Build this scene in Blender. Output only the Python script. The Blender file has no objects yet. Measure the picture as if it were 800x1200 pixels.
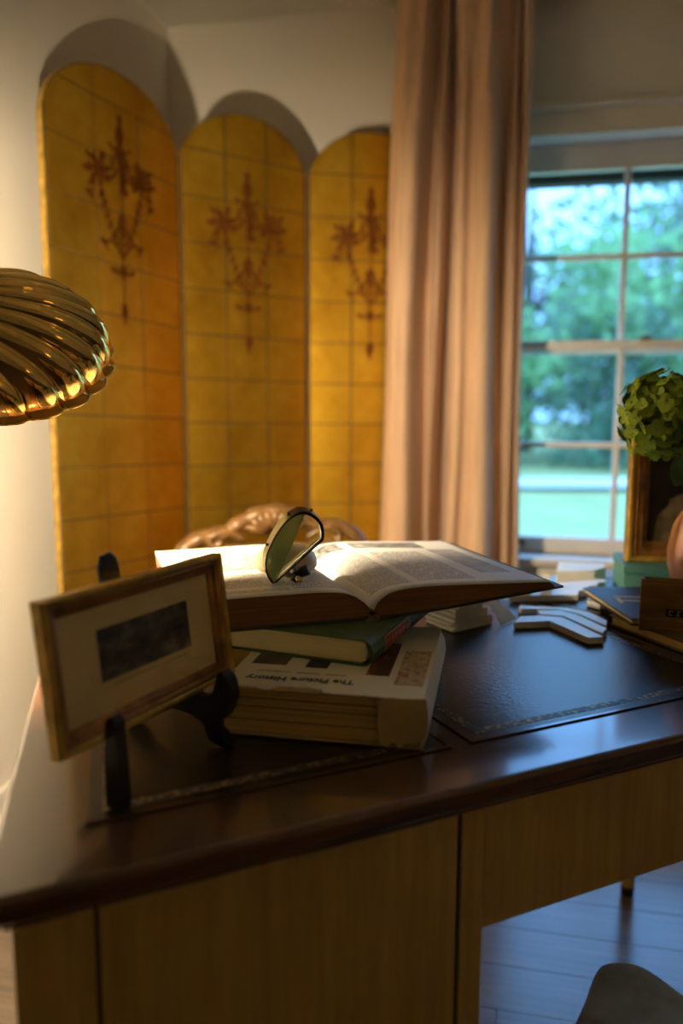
import bpy, bmesh, math, random
from mathutils import Matrix, Vector

random.seed(7)
SC = bpy.context.scene
COL = SC.collection
R = math.radians

# ------------------------------------------------------------------ camera
cam_d = bpy.data.cameras.new('camera')
cam_d.sensor_fit = 'VERTICAL'
cam_d.sensor_height = 36.0
cam_d.lens = 28.0
cam_d.clip_start = 0.02
cam_d.clip_end = 300
cam_d.dof.use_dof = True
cam_d.dof.focus_distance = 1.10
cam_d.dof.aperture_fstop = 1.8
cam = bpy.data.objects.new('camera', cam_d)
COL.objects.link(cam)
cam.matrix_world = Matrix.Translation((0, 0, 1.14)) @ Matrix.Rotation(R(90 - 7.75), 4, 'X') @ Matrix.Rotation(R(0.2), 4, 'Z')
SC.camera = cam

# ------------------------------------------------------------------ view
vs = SC.view_settings
vs.view_transform = 'Standard'
vs.look = 'None'
vs.gamma = 1
vs.use_curve_mapping = False
vs.exposure = 0.0

# ------------------------------------------------------------------ sky (cool evening daylight, even overcast)
SKY_STRENGTH = 1.3
LAMP_STRENGTH = 4900.0
FILL_LAMP_STRENGTH = 150.0
world = bpy.data.worlds.new('world')
SC.world = world
world.use_nodes = True
bg = world.node_tree.nodes['Background']
bg.inputs[1].default_value = SKY_STRENGTH
# standard overcast sky: three times brighter overhead than at the horizon
_n = world.node_tree.nodes
_l = world.node_tree.links
_tc = _n.new('ShaderNodeTexCoord')
_sp = _n.new('ShaderNodeSeparateXYZ')
_l.new(_tc.outputs['Generated'], _sp.inputs[0])
_mr = _n.new('ShaderNodeMapRange')
_mr.inputs['From Min'].default_value = 0.0
_mr.inputs['From Max'].default_value = 1.0
_mr.inputs['To Min'].default_value = 0.3333
_mr.inputs['To Max'].default_value = 1.0
_l.new(_sp.outputs[2], _mr.inputs['Value'])
_vm = _n.new('ShaderNodeVectorMath')
_vm.operation = 'SCALE'
_vm.inputs[0].default_value = (1.55, 3.7, 7.8)
_l.new(_mr.outputs[0], _vm.inputs['Scale'])
_l.new(_vm.outputs[0], bg.inputs[0])


# ================================================================== helpers
class NT:
    """tiny helper to write node maths"""
    def __init__(self, name):
        self.m = bpy.data.materials.new(name)
        self.m.use_nodes = True
        self.nt = self.m.node_tree
        self.b = self.nt.nodes['Principled BSDF']
        self.out = self.nt.nodes['Material Output']

    def n(self, t):
        return self.nt.nodes.new(t)

    def l(self, a, b):
        self.nt.links.new(a, b)

    def set(self, sock, v):
        if hasattr(v, 'is_output'):
            self.l(v, sock)
        elif isinstance(v, (tuple, list)):
            sock.default_value = (*v, 1) if len(v) == 3 and len(sock.default_value) == 4 else v
        else:
            sock.default_value = v

    def math(self, op, a, b=0.0, c=None):
        x = self.n('ShaderNodeMath')
        x.operation = op
        self.set(x.inputs[0], a)
        self.set(x.inputs[1], b)
        if c is not None:
            self.set(x.inputs[2], c)
        return x.outputs[0]

    def mix(self, f, a, b):
        x = self.n('ShaderNodeMix')
        x.data_type = 'RGBA'
        self.set(x.inputs[0], f)
        self.set(x.inputs[6], a)
        self.set(x.inputs[7], b)
        return x.outputs[2]

    def coords(self, kind='Object', scale=(1, 1, 1)):
        t = self.n('ShaderNodeTexCoord')
        mp = self.n('ShaderNodeMapping')
        mp.inputs['Scale'].default_value = scale
        self.l(t.outputs[kind], mp.inputs[0])
        return mp.outputs[0]

    def noise(self, vec, scale=5, detail=3, rough=0.55, out=0):
        x = self.n('ShaderNodeTexNoise')
        x.inputs['Scale'].default_value = scale
        x.inputs['Detail'].default_value = detail
        x.inputs['Roughness'].default_value = rough
        self.l(vec, x.inputs['Vector'])
        return x.outputs[out]

    def ramp(self, f, stops):
        x = self.n('ShaderNodeValToRGB')
        e = x.color_ramp.elements
        while len(e) > 1:
            e.remove(e[-1])
        e[0].position = stops[0][0]
        e[0].color = (*stops[0][1], 1)
        for p, c in stops[1:]:
            k = e.new(p)
            k.color = (*c, 1)
        self.l(f, x.inputs[0])
        return x.outputs[0]

    def bump(self, h, strength=0.2, dist=0.002):
        x = self.n('ShaderNodeBump')
        x.inputs['Strength'].default_value = strength
        x.inputs['Distance'].default_value = dist
        self.l(h, x.inputs['Height'])
        self.l(x.outputs[0], self.b.inputs['Normal'])

    def P(self, **k):
        names = dict(col='Base Color', rough='Roughness', metal='Metallic', spec='Specular IOR Level', trans='Transmission Weight',
                     coat='Coat Weight', coatr='Coat Roughness', sheen='Sheen Weight', sheenr='Sheen Roughness', ior='IOR',
                     sub='Subsurface Weight', emc='Emission Color', ems='Emission Strength')
        for q, v in k.items():
            self.set(self.b.inputs[names[q]], v)
        return self


MATS = {}


def simple(name, col, rough=0.5, metal=0.0, var=0.12, scale=12, bump=0.0, stretch=(1, 1, 1), bscale=None, **kw):
    if name in MATS:
        return MATS[name]
    t = NT(name)
    v = t.coords('Object', stretch)
    f = t.noise(v, scale, 4)
    c2 = tuple(max(0, x * (1 - var * 2)) for x in col)
    c3 = tuple(min(1, x * (1 + var)) for x in col)
    t.P(col=t.ramp(f, [(0.25, c2), (0.75, c3)]), rough=rough, metal=metal, **kw)
    if bump:
        t.bump(t.noise(v, bscale or scale * 3, 4), bump, 0.002)
    MATS[name] = t.m
    return t.m


def wood(name, dark, light, rough=0.3, axis=0, freq=9.0, bump=0.05, coat=0.0, coatr=0.1):
    if name in MATS:
        return MATS[name]
    t = NT(name)
    sc = [freq, freq, freq]
    sc[axis] = freq * 0.06
    v = t.coords('Object', sc)
    f = t.noise(v, 4.0, 6, 0.6)
    g = t.noise(v, 16.0, 3, 0.6)
    h = t.math('ADD', t.math('MULTIPLY', f, 0.7), t.math('MULTIPLY', g, 0.3))
    t.P(col=t.ramp(h, [(0.3, dark), (0.7, light)]), rough=rough, coat=coat, coatr=coatr)
    if bump:
        t.bump(h, bump, 0.001)
    MATS[name] = t.m
    return t.m


class MB:
    def __init__(self):
        self.bm = bmesh.new()

    def _add(self, bm2, mi=0):
        for f in bm2.faces:
            f.material_index = mi
        me = bpy.data.meshes.new('tmp')
        bm2.to_mesh(me)
        bm2.free()
        self.bm.from_mesh(me)
        bpy.data.meshes.remove(me)
        return self

    def box(self, x0, x1, y0, y1, z0, z1, bev=0.0, seg=2, mi=0, M=None):
        b = bmesh.new()
        bmesh.ops.create_cube(b, size=1)
        for v in b.verts:
            v.co = Vector((x0 + (v.co.x + .5) * (x1 - x0), y0 + (v.co.y + .5) * (y1 - y0), z0 + (v.co.z + .5) * (z1 - z0)))
        if bev:
            bmesh.ops.bevel(b, geom=b.edges[:], offset=bev, segments=seg, profile=0.5, affect='EDGES')
        if M is not None:
            bmesh.ops.transform(b, matrix=M, verts=b.verts)
        return self._add(b, mi)

    def prism(self, poly, z0, z1, M=None, bev=0.0, seg=2, mi=0, cap_mi=None):
        """poly: list of (x, y), counter-clockwise, extruded z0..z1"""
        b = bmesh.new()
        area = sum(p[0] * q[1] - q[0] * p[1] for p, q in zip(poly, poly[1:] + poly[:1]))
        if area < 0:
            poly = poly[::-1]
        lo = [b.verts.new((x, y, z0)) for x, y in poly]
        hi = [b.verts.new((x, y, z1)) for x, y in poly]
        n = len(poly)
        top = b.faces.new(hi)
        bot = b.faces.new(lo[::-1])
        sides = [b.faces.new((lo[i], lo[(i + 1) % n], hi[(i + 1) % n], hi[i])) for i in range(n)]
        if bev:
            bmesh.ops.bevel(b, geom=b.edges[:], offset=bev, segments=seg, profile=0.5, affect='EDGES')
        if M is not None:
            bmesh.ops.transform(b, matrix=M, verts=b.verts)
        for f in b.faces:
            f.material_index = mi
        if cap_mi is not None and not bev:
            top.material_index = cap_mi
            bot.material_index = cap_mi
        me = bpy.data.meshes.new('tmp')
        b.to_mesh(me)
        b.free()
        self.bm.from_mesh(me)
        bpy.data.meshes.remove(me)
        return self

    def tube(self, pts, rad, seg=10, mi=0, closed=False, flat=1.0):
        b = bmesh.new()
        pts = [Vector(p) for p in pts]
        n = len(pts)
        rads = rad if isinstance(rad, (list, tuple)) else [rad] * n
        rings = []
        up = Vector((0, 0, 1))
        prev = None
        for i, p in enumerate(pts):
            if closed:
                d = pts[(i + 1) % n] - pts[i - 1]
            else:
                d = pts[min(i + 1, n - 1)] - pts[max(i - 1, 0)]
            d.normalize()
            if prev is None:
                a = d.cross(up)
                if a.length < 1e-3:
                    a = d.cross(Vector((1, 0, 0)))
            else:
                a = prev - d * prev.dot(d)
            a.normalize()
            prev = a
            c = d.cross(a)
            rings.append([b.verts.new(p + (a * math.cos(k * 2 * math.pi / seg) + c * flat * math.sin(k * 2 * math.pi / seg)) * rads[i]) for k in range(seg)])
        m = n if closed else n - 1
        for i in range(m):
            r0, r1 = rings[i], rings[(i + 1) % n]
            for k in range(seg):
                b.faces.new((r0[k], r0[(k + 1) % seg], r1[(k + 1) % seg], r1[k]))
        if not closed:
            b.faces.new(rings[0][::-1])
            b.faces.new(rings[-1])
        bmesh.ops.recalc_face_normals(b, faces=b.faces[:])
        return self._add(b, mi)

    def lathe(self, prof, seg=32, mi=0, M=None):
        b = bmesh.new()
        rings = []
        for r, z in prof:
            if r < 1e-6:
                rings.append([b.verts.new((0, 0, z))])
            else:
                rings.append([b.verts.new((r * math.cos(k * 2 * math.pi / seg), r * math.sin(k * 2 * math.pi / seg), z)) for k in range(seg)])
        for r0, r1 in zip(rings, rings[1:]):
            for k in range(seg):
                k2 = (k + 1) % seg
                q = [r0[k % len(r0)], r0[k2 % len(r0)], r1[k2 % len(r1)], r1[k % len(r1)]]
                u = []
                for w in q:
                    if w not in u:
                        u.append(w)
                if len(u) > 2:
                    b.faces.new(u)
        bmesh.ops.recalc_face_normals(b, faces=b.faces[:])
        if M is not None:
            bmesh.ops.transform(b, matrix=M, verts=b.verts)
        return self._add(b, mi)

    def grid(self, fn, nu, nv, mi=0, uv=False):
        """fn(u, v) -> point, u and v in 0..1; uv written to a layer"""
        b = self.bm
        lay = b.loops.layers.uv.verify() if uv else None
        vs_ = [[b.verts.new(fn(i / nu, j / nv)) for j in range(nv + 1)] for i in range(nu + 1)]
        for i in range(nu):
            for j in range(nv):
                f = b.faces.new((vs_[i][j], vs_[i + 1][j], vs_[i + 1][j + 1], vs_[i][j + 1]))
                f.material_index = mi
                if uv:
                    for lp, (a, c) in zip(f.loops, ((i, j), (i + 1, j), (i + 1, j + 1), (i, j + 1))):
                        lp[lay].uv = (a / nu, c / nv)
        return self

    def build(self, name, mats, parent=None, smooth=False, angle=None):
        me = bpy.data.meshes.new(name)
        self.bm.to_mesh(me)
        self.bm.free()
        for m in (mats if isinstance(mats, (list, tuple)) else [mats]):
            me.materials.append(m)
        if smooth:
            for p in me.polygons:
                p.use_smooth = True
        o = bpy.data.objects.new(name, me)
        COL.objects.link(o)
        if parent is not None:
            o.parent = parent
        if smooth and angle:
            try:
                me.set_sharp_from_angle(angle=R(angle))
            except Exception:
                pass
        return o


def tag(o, label=None, cat=None, group=None, kind=None):
    if label:
        o['label'] = label
    if cat:
        o['category'] = cat
    if group:
        o['group'] = group
    if kind:
        o['kind'] = kind
    return o


def thing(name, label, cat, loc=(0, 0, 0), rz=0.0, group=None, rx=0.0, ry=0.0):
    o = bpy.data.objects.new(name, None)
    COL.objects.link(o)
    o.empty_display_size = 0.05
    o.location = loc
    o.rotation_euler = (R(rx), R(ry), R(rz))
    return tag(o, label, cat, group)


def catmull(pts, n=6, closed=False):
    out = []
    P = [Vector(p) for p in pts]
    m = len(P)
    rng = range(m if closed else m - 1)
    for i in rng:
        if closed:
            p0, p1, p2, p3 = P[i - 1], P[i], P[(i + 1) % m], P[(i + 2) % m]
        else:
            p0, p1, p2, p3 = P[max(i - 1, 0)], P[i], P[i + 1], P[min(i + 2, m - 1)]
        for k in range(n):
            t = k / n
            out.append(0.5 * ((2 * p1) + (p2 - p0) * t + (2 * p0 - 5 * p1 + 4 * p2 - p3) * t * t + (3 * p1 - p0 - 3 * p2 + p3) * t ** 3))
    if not closed:
        out.append(P[-1])
    return out


def text_part(name, s, size, mat, parent, M, bold=0.0, extrude=0.0002, align='CENTER'):
    cu = bpy.data.curves.new('tmp_text', 'FONT')
    cu.body = s
    cu.size = size
    cu.align_x = align
    cu.align_y = 'CENTER'
    cu.extrude = extrude
    cu.offset = bold
    cu.resolution_u = 3
    to = bpy.data.objects.new('tmp_text', cu)
    COL.objects.link(to)
    dg = bpy.context.evaluated_depsgraph_get()
    me = bpy.data.meshes.new_from_object(to.evaluated_get(dg))
    bpy.data.objects.remove(to)
    bpy.data.curves.remove(cu)
    me.transform(M)
    me.name = name
    me.materials.clear()
    me.materials.append(mat)
    o = bpy.data.objects.new(name, me)
    COL.objects.link(o)
    o.parent = parent
    return o


# ================================================================== materials
M_wall = simple('plaster_paint', (0.78, 0.73, 0.62), 0.85, var=0.02, scale=3, bump=0.03, bscale=90)
M_ceil = simple('ceiling_paint', (0.72, 0.68, 0.58), 0.9, var=0.02, scale=3)
M_trim = simple('trim_paint', (0.78, 0.74, 0.66), 0.4, var=0.03, scale=8)
M_oak = wood('floor_oak', (0.09, 0.065, 0.045), (0.19, 0.14, 0.10), rough=0.22, axis=0, freq=5, bump=0.05)
M_mahog = wood('desk_mahogany', (0.035, 0.012, 0.005), (0.11, 0.042, 0.014), rough=0.25, axis=0, freq=7, bump=0.02, coat=0.75, coatr=0.10)
M_veneer = wood('desk_veneer', (0.40, 0.25, 0.06), (0.56, 0.37, 0.10), rough=0.42, axis=2, freq=14, bump=0.03)
M_groove = simple('groove_shadow_line', (0.03, 0.02, 0.012), 0.8)
M_leather = simple('desk_leather', (0.022, 0.014, 0.008), 0.27, var=0.25, scale=40, bump=0.25, bscale=220)
M_brass = simple('polished_brass', (0.86, 0.58, 0.17), 0.06, 1.0, var=0.03, scale=5)
M_brass_in = simple('brass_shade_inside', (0.80, 0.66, 0.40), 0.5, 0.0, var=0.02)
M_oldbrass = simple('tarnished_brass', (0.24, 0.18, 0.06), 0.38, 1.0, var=0.25, scale=60)
M_black = simple('black_lacquer', (0.008, 0.008, 0.010), 0.25, var=0.1)
M_darkmetal = simple('dark_bronze', (0.05, 0.04, 0.025), 0.4, 0.8)
M_gilt = simple('gilded_wood', (0.70, 0.43, 0.07), 0.36, 0.5, var=0.3, scale=35, bump=0.2, bscale=60)
M_giltdark = simple('rubbed_gilding', (0.44, 0.20, 0.05), 0.42, 0.6, var=0.35, scale=30, bump=0.25, bscale=50)
M_paper = simple('old_paper', (0.72, 0.66, 0.50), 0.8, var=0.05, scale=10)
M_white = simple('white_enamelled_wood', (0.80, 0.78, 0.70), 0.3, var=0.04, scale=20)
M_walnut = wood('carved_walnut', (0.075, 0.035, 0.010), (0.21, 0.11, 0.035), rough=0.35, axis=2, freq=9, bump=0.05)


def mat_curtain():
    t = NT('taupe_velvet')
    v = t.coords('Object', (60, 60, 3))
    f = t.noise(v, 1.5, 4)
    t.P(col=t.ramp(f, [(0.3, (0.56, 0.37, 0.23)), (0.7, (0.72, 0.50, 0.33))]), rough=0.75, sheen=0.35, sheenr=0.4, spec=0.2)
    t.bump(t.noise(t.coords('Object', (1, 1, 1)), 26, 4), 0.25, 0.004)
    return t.m


def mat_gold_leaf(seed):
    t = NT('gold_leaf')
    v = t.coords('Object')
    f = t.noise(v, 4.5, 5, 0.6)
    g = t.noise(v, 30, 4, 0.6)
    h = t.math('ADD', t.math('MULTIPLY', f, 0.75), t.math('MULTIPLY', g, 0.25))
    t.P(col=t.ramp(h, [(0.3, (0.46, 0.23, 0.014)), (0.55, (0.64, 0.375, 0.030)), (0.75, (0.78, 0.51, 0.060))]), rough=t.math('ADD', 0.41, t.math('MULTIPLY', g, 0.10)), metal=1.0)
    t.bump(t.noise(v, 14, 3), 0.08, 0.003)
    return t.m


def mat_pages(name, col, colb, axis='z', freq=700.0):
    """edges of a block of leaves: fine layered lines"""
    t = NT(name)
    tc = t.n('ShaderNodeTexCoord')
    sep = t.n('ShaderNodeSeparateXYZ')
    t.l(tc.outputs['Object'], sep.inputs[0])
    s = sep.outputs['XYZ'.index(axis.upper())]
    w = t.math('SINE', t.math('MULTIPLY', s, freq * 6.283 / 4))
    mp = t.coords('Object', (6, 6, 300))
    f = t.noise(mp, 1.0, 4)
    h = t.math('ADD', t.math('MULTIPLY', w, 0.05), f)
    t.P(col=t.ramp(h, [(0.25, colb), (0.75, col)]), rough=0.8)
    t.bump(h, 0.15, 0.0006)
    return t.m


def rect_mask(t, u, v, r):
    a = t.math('MULTIPLY', t.math('GREATER_THAN', u, r[0]), t.math('LESS_THAN', u, r[1]))
    b = t.math('MULTIPLY', t.math('GREATER_THAN', v, r[2]), t.math('LESS_THAN', v, r[3]))
    return t.math('MULTIPLY', a, b)


def mat_print(name, paper, texts, pics, aspect=0.75, sketches=()):
    t = NT(name)
    tc = t.n('ShaderNodeTexCoord')
    sep = t.n('ShaderNodeSeparateXYZ')
    t.l(tc.outputs['UV'], sep.inputs[0])
    u, v = sep.outputs[0], sep.outputs[1]
    ink = None
    for r in texts:
        n = r[4]
        row = t.math('MULTIPLY', t.math('SUBTRACT', v, r[2]), n / (r[3] - r[2]))
        fr = t.math('FRACT', row)
        line = t.math('MULTIPLY', t.math('GREATER_THAN', fr, 0.3), t.math('LESS_THAN', fr, 0.75))
        cb = t.n('ShaderNodeCombineXYZ')
        t.l(t.math('MULTIPLY', u, 110.0), cb.inputs[0])
        t.l(t.math('MULTIPLY', t.math('FLOOR', row), 7.3), cb.inputs[1])
        w = t.noise(cb.outputs[0], 1.0, 2)
        word = t.math('GREATER_THAN', w, 0.42)
        m = t.math('MULTIPLY', t.math('MULTIPLY', rect_mask(t, u, v, r), line), t.math('MULTIPLY', word, 0.80))
        ink = m if ink is None else t.math('MAXIMUM', ink, m)
    mp = t.n('ShaderNodeMapping')
    mp.inputs['Scale'].default_value = (9, 9 / aspect, 1)
    t.l(tc.outputs['UV'], mp.inputs[0])
    nz = t.noise(mp.outputs[0], 1.6, 6, 0.65)
    for r in pics:
        shade = t.math('MULTIPLY', t.ramp(nz, [(0.30, (0.45,) * 3), (0.58, (1.0,) * 3)]), r[4])
        m = t.math('MULTIPLY', rect_mask(t, u, v, r), shade)
        ink = m if ink is None else t.math('MAXIMUM', ink, m)
    for r in sketches:
        nz2 = t.noise(mp.outputs[0], 9.0, 3, 0.6)
        ed = t.math('LESS_THAN', t.math('ABSOLUTE', t.math('SUBTRACT', nz2, 0.5)), 0.022)
        m = t.math('MULTIPLY', rect_mask(t, u, v, r), ed)
        ink = t.math('MAXIMUM', ink, m)
    t.P(col=t.mix(ink, paper, (0.03, 0.028, 0.03)), rough=0.6)
    return t.m


# ================================================================== the room
TH = math.atan(0.218)
WT = Vector((math.cos(TH), -math.sin(TH), 0))      # along the window wall, to the right
WN = Vector((math.sin(TH), math.cos(TH), 0))       # out through the window wall
CORNER = Vector((-0.647, 3.141, 0))                # where left wall meets window wall
ROOM = Matrix.Translation(CORNER) @ Matrix.Rotation(-TH, 4, 'Z')   # room frame: x along window wall, y outward
CEIL = 2.505
RW, RD = 4.2, 5.4                                  # room width, depth
S0 = 0.662                                         # room x of the wall point straight ahead of the camera


def room_obj(mb, name, mat, kind='structure', parent=None, smooth=False):
    o = mb.build(name, mat, parent, smooth)
    if parent is None:
        o.matrix_world = ROOM
    if kind:
        o['kind'] = kind
    return o


WX0, WX1 = S0 + 0.56, S0 + 1.77                   # window opening in room x
WZ0, WZ1 = 0.60, 2.045
wall = MB()
wall.box(-0.16, WX0, 0, 0.16, 0, CEIL)
wall.box(WX1, RW + 0.16, 0, 0.16, 0, CEIL)
wall.box(WX0, WX1, 0, 0.16, 0, WZ0)
wall.box(WX0, WX1, 0, 0.16, WZ1, CEIL)
room_obj(wall, 'wall_window', M_wall)
room_obj(MB().box(-0.16, 0, -RD, 0, 0, CEIL), 'wall_left', M_wall)
room_obj(MB().box(RW, RW + 0.16, -RD, 0, 0, CEIL), 'wall_right', M_wall)
room_obj(MB().box(-0.16, RW + 0.16, -RD - 0.16, -RD, 0, CEIL), 'wall_rear', M_wall)
room_obj(MB().box(-0.16, RW + 0.16, -RD - 0.16, 0.16, CEIL, CEIL + 0.12), 'ceiling', M_ceil)
floor = room_obj(MB().box(-0.16, RW + 0.16, -RD - 0.16, 0.16, -0.12, -0.012), 'floor', M_groove)
# oak planks, each its own board
plank_w = 0.125
plank_meshes = []
for L in (1.3, 1.8, 2.3):
    p = MB().box(0, L - 0.0008, 0, plank_w - 0.0007, -0.0118, 0, bev=0.0005, seg=1)
    o = p.build('plank', M_oak)
    plank_meshes.append((L, o.data))
    bpy.data.objects.remove(o)
rp = random.Random(3)
ny = int(RD / plank_w) + 1
for j in range(ny):
    y = -RD + j * plank_w
    if y + plank_w > 0:
        break
    x = 0.0
    first = True
    while x < RW - 0.01:
        L, me = plank_meshes[rp.randrange(3)]
        if first:
            L, me = plank_meshes[j % 3]
            first = False
        if x + L > RW:
            L, me = min(plank_meshes, key=lambda q: abs(q[0] - (RW - x)))
        if x + L > RW + 0.15:
            break
        o = bpy.data.objects.new('plank', me)
        COL.objects.link(o)
        o.parent = floor
        o.location = (x, y, rp.uniform(-0.0006, 0.0))
        x += L
room_obj(MB().box(0, 0.016, -RD, 0, 0, 0.13, bev=0.003), 'baseboard_left', M_trim)
room_obj(MB().box(0.016, WX1 + 1.5, -0.016, 0, 0, 0.13, bev=0.003), 'baseboard_window', M_trim)

# ------------------------------------------------------------------ window
win = bpy.data.objects.new('window_1', None)
COL.objects.link(win)
win.matrix_world = ROOM
win['kind'] = 'structure'
win['label'] = 'white painted sash window with small panes looking onto the garden'
cas = MB()
cas.box(WX0 - 0.085, WX0 + 0.012, -0.02, 0.0, WZ0 - 0.0, WZ1 + 0.0, bev=0.003)
cas.box(WX1 - 0.012, WX1 + 0.085, -0.02, 0.0, WZ0, WZ1, bev=0.003)
cas.build('casing', M_trim, win)
MB().box(WX0 - 0.085, WX1 + 0.085, -0.022, 0.0, WZ1 - 0.012, WZ1 + 0.068, bev=0.003).build('head_casing', M_trim, win)
MB().box(WX0 - 0.10, WX1 + 0.10, -0.045, 0.0, WZ1 + 0.068, WZ1 + 0.086, bev=0.004).build('cornice', M_trim, win)
MB().box(WX0 - 0.10, WX1 + 0.10, -0.075, 0.03, WZ0 - 0.028, WZ0, bev=0.005).build('window_stool', M_trim, win)
MB().box(WX0 - 0.085, WX1 + 0.085, -0.02, 0.0, WZ0 - 0.11, WZ0 - 0.03, bev=0.003).build('apron', M_trim, win)
jm = MB()
jm.box(WX0, WX0 + 0.012, 0.0, 0.14, WZ0, WZ1)
jm.box(WX1 - 0.012, WX1, 0.0, 0.14, WZ0, WZ1)
jm.box(WX0, WX1, 0.0, 0.14, WZ1 - 0.012, WZ1)
jm.build('jamb', M_trim, win)
MB().box(WX0 - 0.05, WX1 + 0.05, 0.03, 0.22, WZ0 - 0.03, WZ0 - 0.001, bev=0.004).build('outer_sill', M_trim, win)

def thin_glass(name, tint, rough):
    t = NT(name)
    tb = t.n('ShaderNodeBsdfTransparent')
    tb.inputs[0].default_value = (*tint, 1)
    gl = t.n('ShaderNodeBsdfGlossy')
    gl.inputs['Roughness'].default_value = rough
    lw = t.n('ShaderNodeLayerWeight')
    lw.inputs['Blend'].default_value = 0.5
    f = t.math('ADD', 0.03, t.math('MULTIPLY', 0.9, t.math('POWER', lw.outputs['Facing'], 5.0)))
    mx = t.n('ShaderNodeMixShader')
    t.l(f, mx.inputs[0])
    t.l(tb.outputs[0], mx.inputs[1])
    t.l(gl.outputs[0], mx.inputs[2])
    t.l(mx.outputs[0], t.out.inputs[0])
    return t.m


M_pane = thin_glass('window_glass', (0.97, 0.985, 0.985), 0.01)


def sash(z0, z1, y0, bot, top, name):
    x0, x1 = WX0 + 0.013, WX1 - 0.013
    st = 0.045
    f = MB()
    f.box(x0, x0 + st, y0, y0 + 0.035, z0, z1, bev=0.002)
    f.box(x1 - st, x1, y0, y0 + 0.035, z0, z1, bev=0.002)
    f.box(x0 + st, x1 - st, y0, y0 + 0.035, z0, z0 + bot, bev=0.002)
    f.box(x0 + st, x1 - st, y0, y0 + 0.035, z1 - top, z1, bev=0.002)
    s = f.build(name, M_trim, win)
    gx0, gx1, gz0, gz1 = x0 + st, x1 - st, z0 + bot, z1 - top
    # three columns, two rows of panes
    xs = [gx0, S0 + 0.988, S0 + 1.347, gx1]
    zm = (gz0 + gz1) / 2
    for xm in xs[1:3]:
        MB().box(xm - 0.010, xm + 0.010, y0 + 0.004, y0 + 0.031, gz0, gz1, bev=0.003).build('muntin', M_trim, s)
    MB().box(gx0, gx1, y0 + 0.005, y0 + 0.030, zm - 0.010, zm + 0.010, bev=0.003).build('muntin', M_trim, s)
    for a, b in zip(xs, xs[1:]):
        for c, d in ((gz0, zm), (zm, gz1)):
            MB().box(a, b, y0 + 0.016, y0 + 0.019, c, d).build('pane', M_pane, s)
    return s


low = sash(WZ0 + 0.002, 1.362, 0.035, 0.058, 0.030, 'lower_sash')
up = sash(1.318, WZ1 - 0.013, 0.078, 0.045, 0.088, 'upper_sash')
lk = MB()
lk.box(S0 + 1.045, S0 + 1.085, 0.036, 0.062, 1.362, 1.370, bev=0.002)
lk.tube([(S0 + 1.05, 0.05, 1.374), (S0 + 1.085, 0.045, 1.376)], 0.005)
lk.build('sash_lock', M_oldbrass, win, True)
MB().box(S0 + 0.662, S0 + 0.682, 0.02, 0.036, WZ0 + 0.028, WZ0 + 0.048, bev=0.003).build('sash_lift', M_darkmetal, win)
o = room_obj(MB().box(WX0 - 0.3, WX1 + 0.3, 0.165, 0.23, 1.925, 2.14, bev=0.004), 'trim_1', simple('dark_green_board', (0.02, 0.035, 0.03), 0.6))
o['label'] = 'dark green board across the top of the window outside'

# ------------------------------------------------------------------ garden outside
GZ = -0.5
M_grass = simple('lawn_grass', (0.29, 0.30, 0.10), 0.9, var=0.10, scale=1.2, bump=0.4, bscale=30)
lawn = MB()
lawn.grid(lambda u, v: Vector((-40 + 100 * u, 3.6 + 80 * v, GZ + 0.05 * math.sin(u * 23) * math.sin(v * 17))), 50, 40)
lo_ = lawn.build('lawn', M_grass, None, True)
tag(lo_, 'bright green mown lawn outside the window', 'lawn', kind='structure')
drive = MB()
drive.grid(lambda u, v: Vector((-40 + 100 * u, 15.2 + 1.7 * v + 0.1 * math.sin(u * 6), GZ + 0.07)), 40, 2)
tag(drive.build('gravel_drive', simple('pale_gravel', (0.55, 0.52, 0.46), 0.9, var=0.1, scale=20)), 'pale gravel drive beyond the lawn', 'drive', kind='structure')


def mat_leaf(name, col):
    t = NT(name)
    oi = t.n('ShaderNodeTexCoord')
    f = t.noise(oi.outputs['Object'], 0.9, 3)
    c = t.ramp(f, [(0.3, tuple(x * 0.55 for x in col)), (0.7, tuple(min(1, x * 1.35) for x in col))])
    d = t.n('ShaderNodeBsdfDiffuse')
    tr = t.n('ShaderNodeBsdfTranslucent')
    t.l(c, d.inputs[0])
    t.l(c, tr.inputs[0])
    ms = t.n('ShaderNodeMixShader')
    ms.inputs[0].default_value = 0.4
    t.l(d.outputs[0], ms.inputs[1])
    t.l(tr.outputs[0], ms.inputs[2])
    t.l(ms.outputs[0], t.out.inputs[0])
    return t.m


LEAFS = [mat_leaf('leaf_blue_green', (0.23, 0.33, 0.22)), mat_leaf('leaf_yellow_green', (0.34, 0.54, 0.24)), mat_leaf('leaf_dark', (0.20, 0.33, 0.20))]
M_bark = simple('bark', (0.10, 0.08, 0.06), 0.9, scale=4, bump=0.3)


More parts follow.
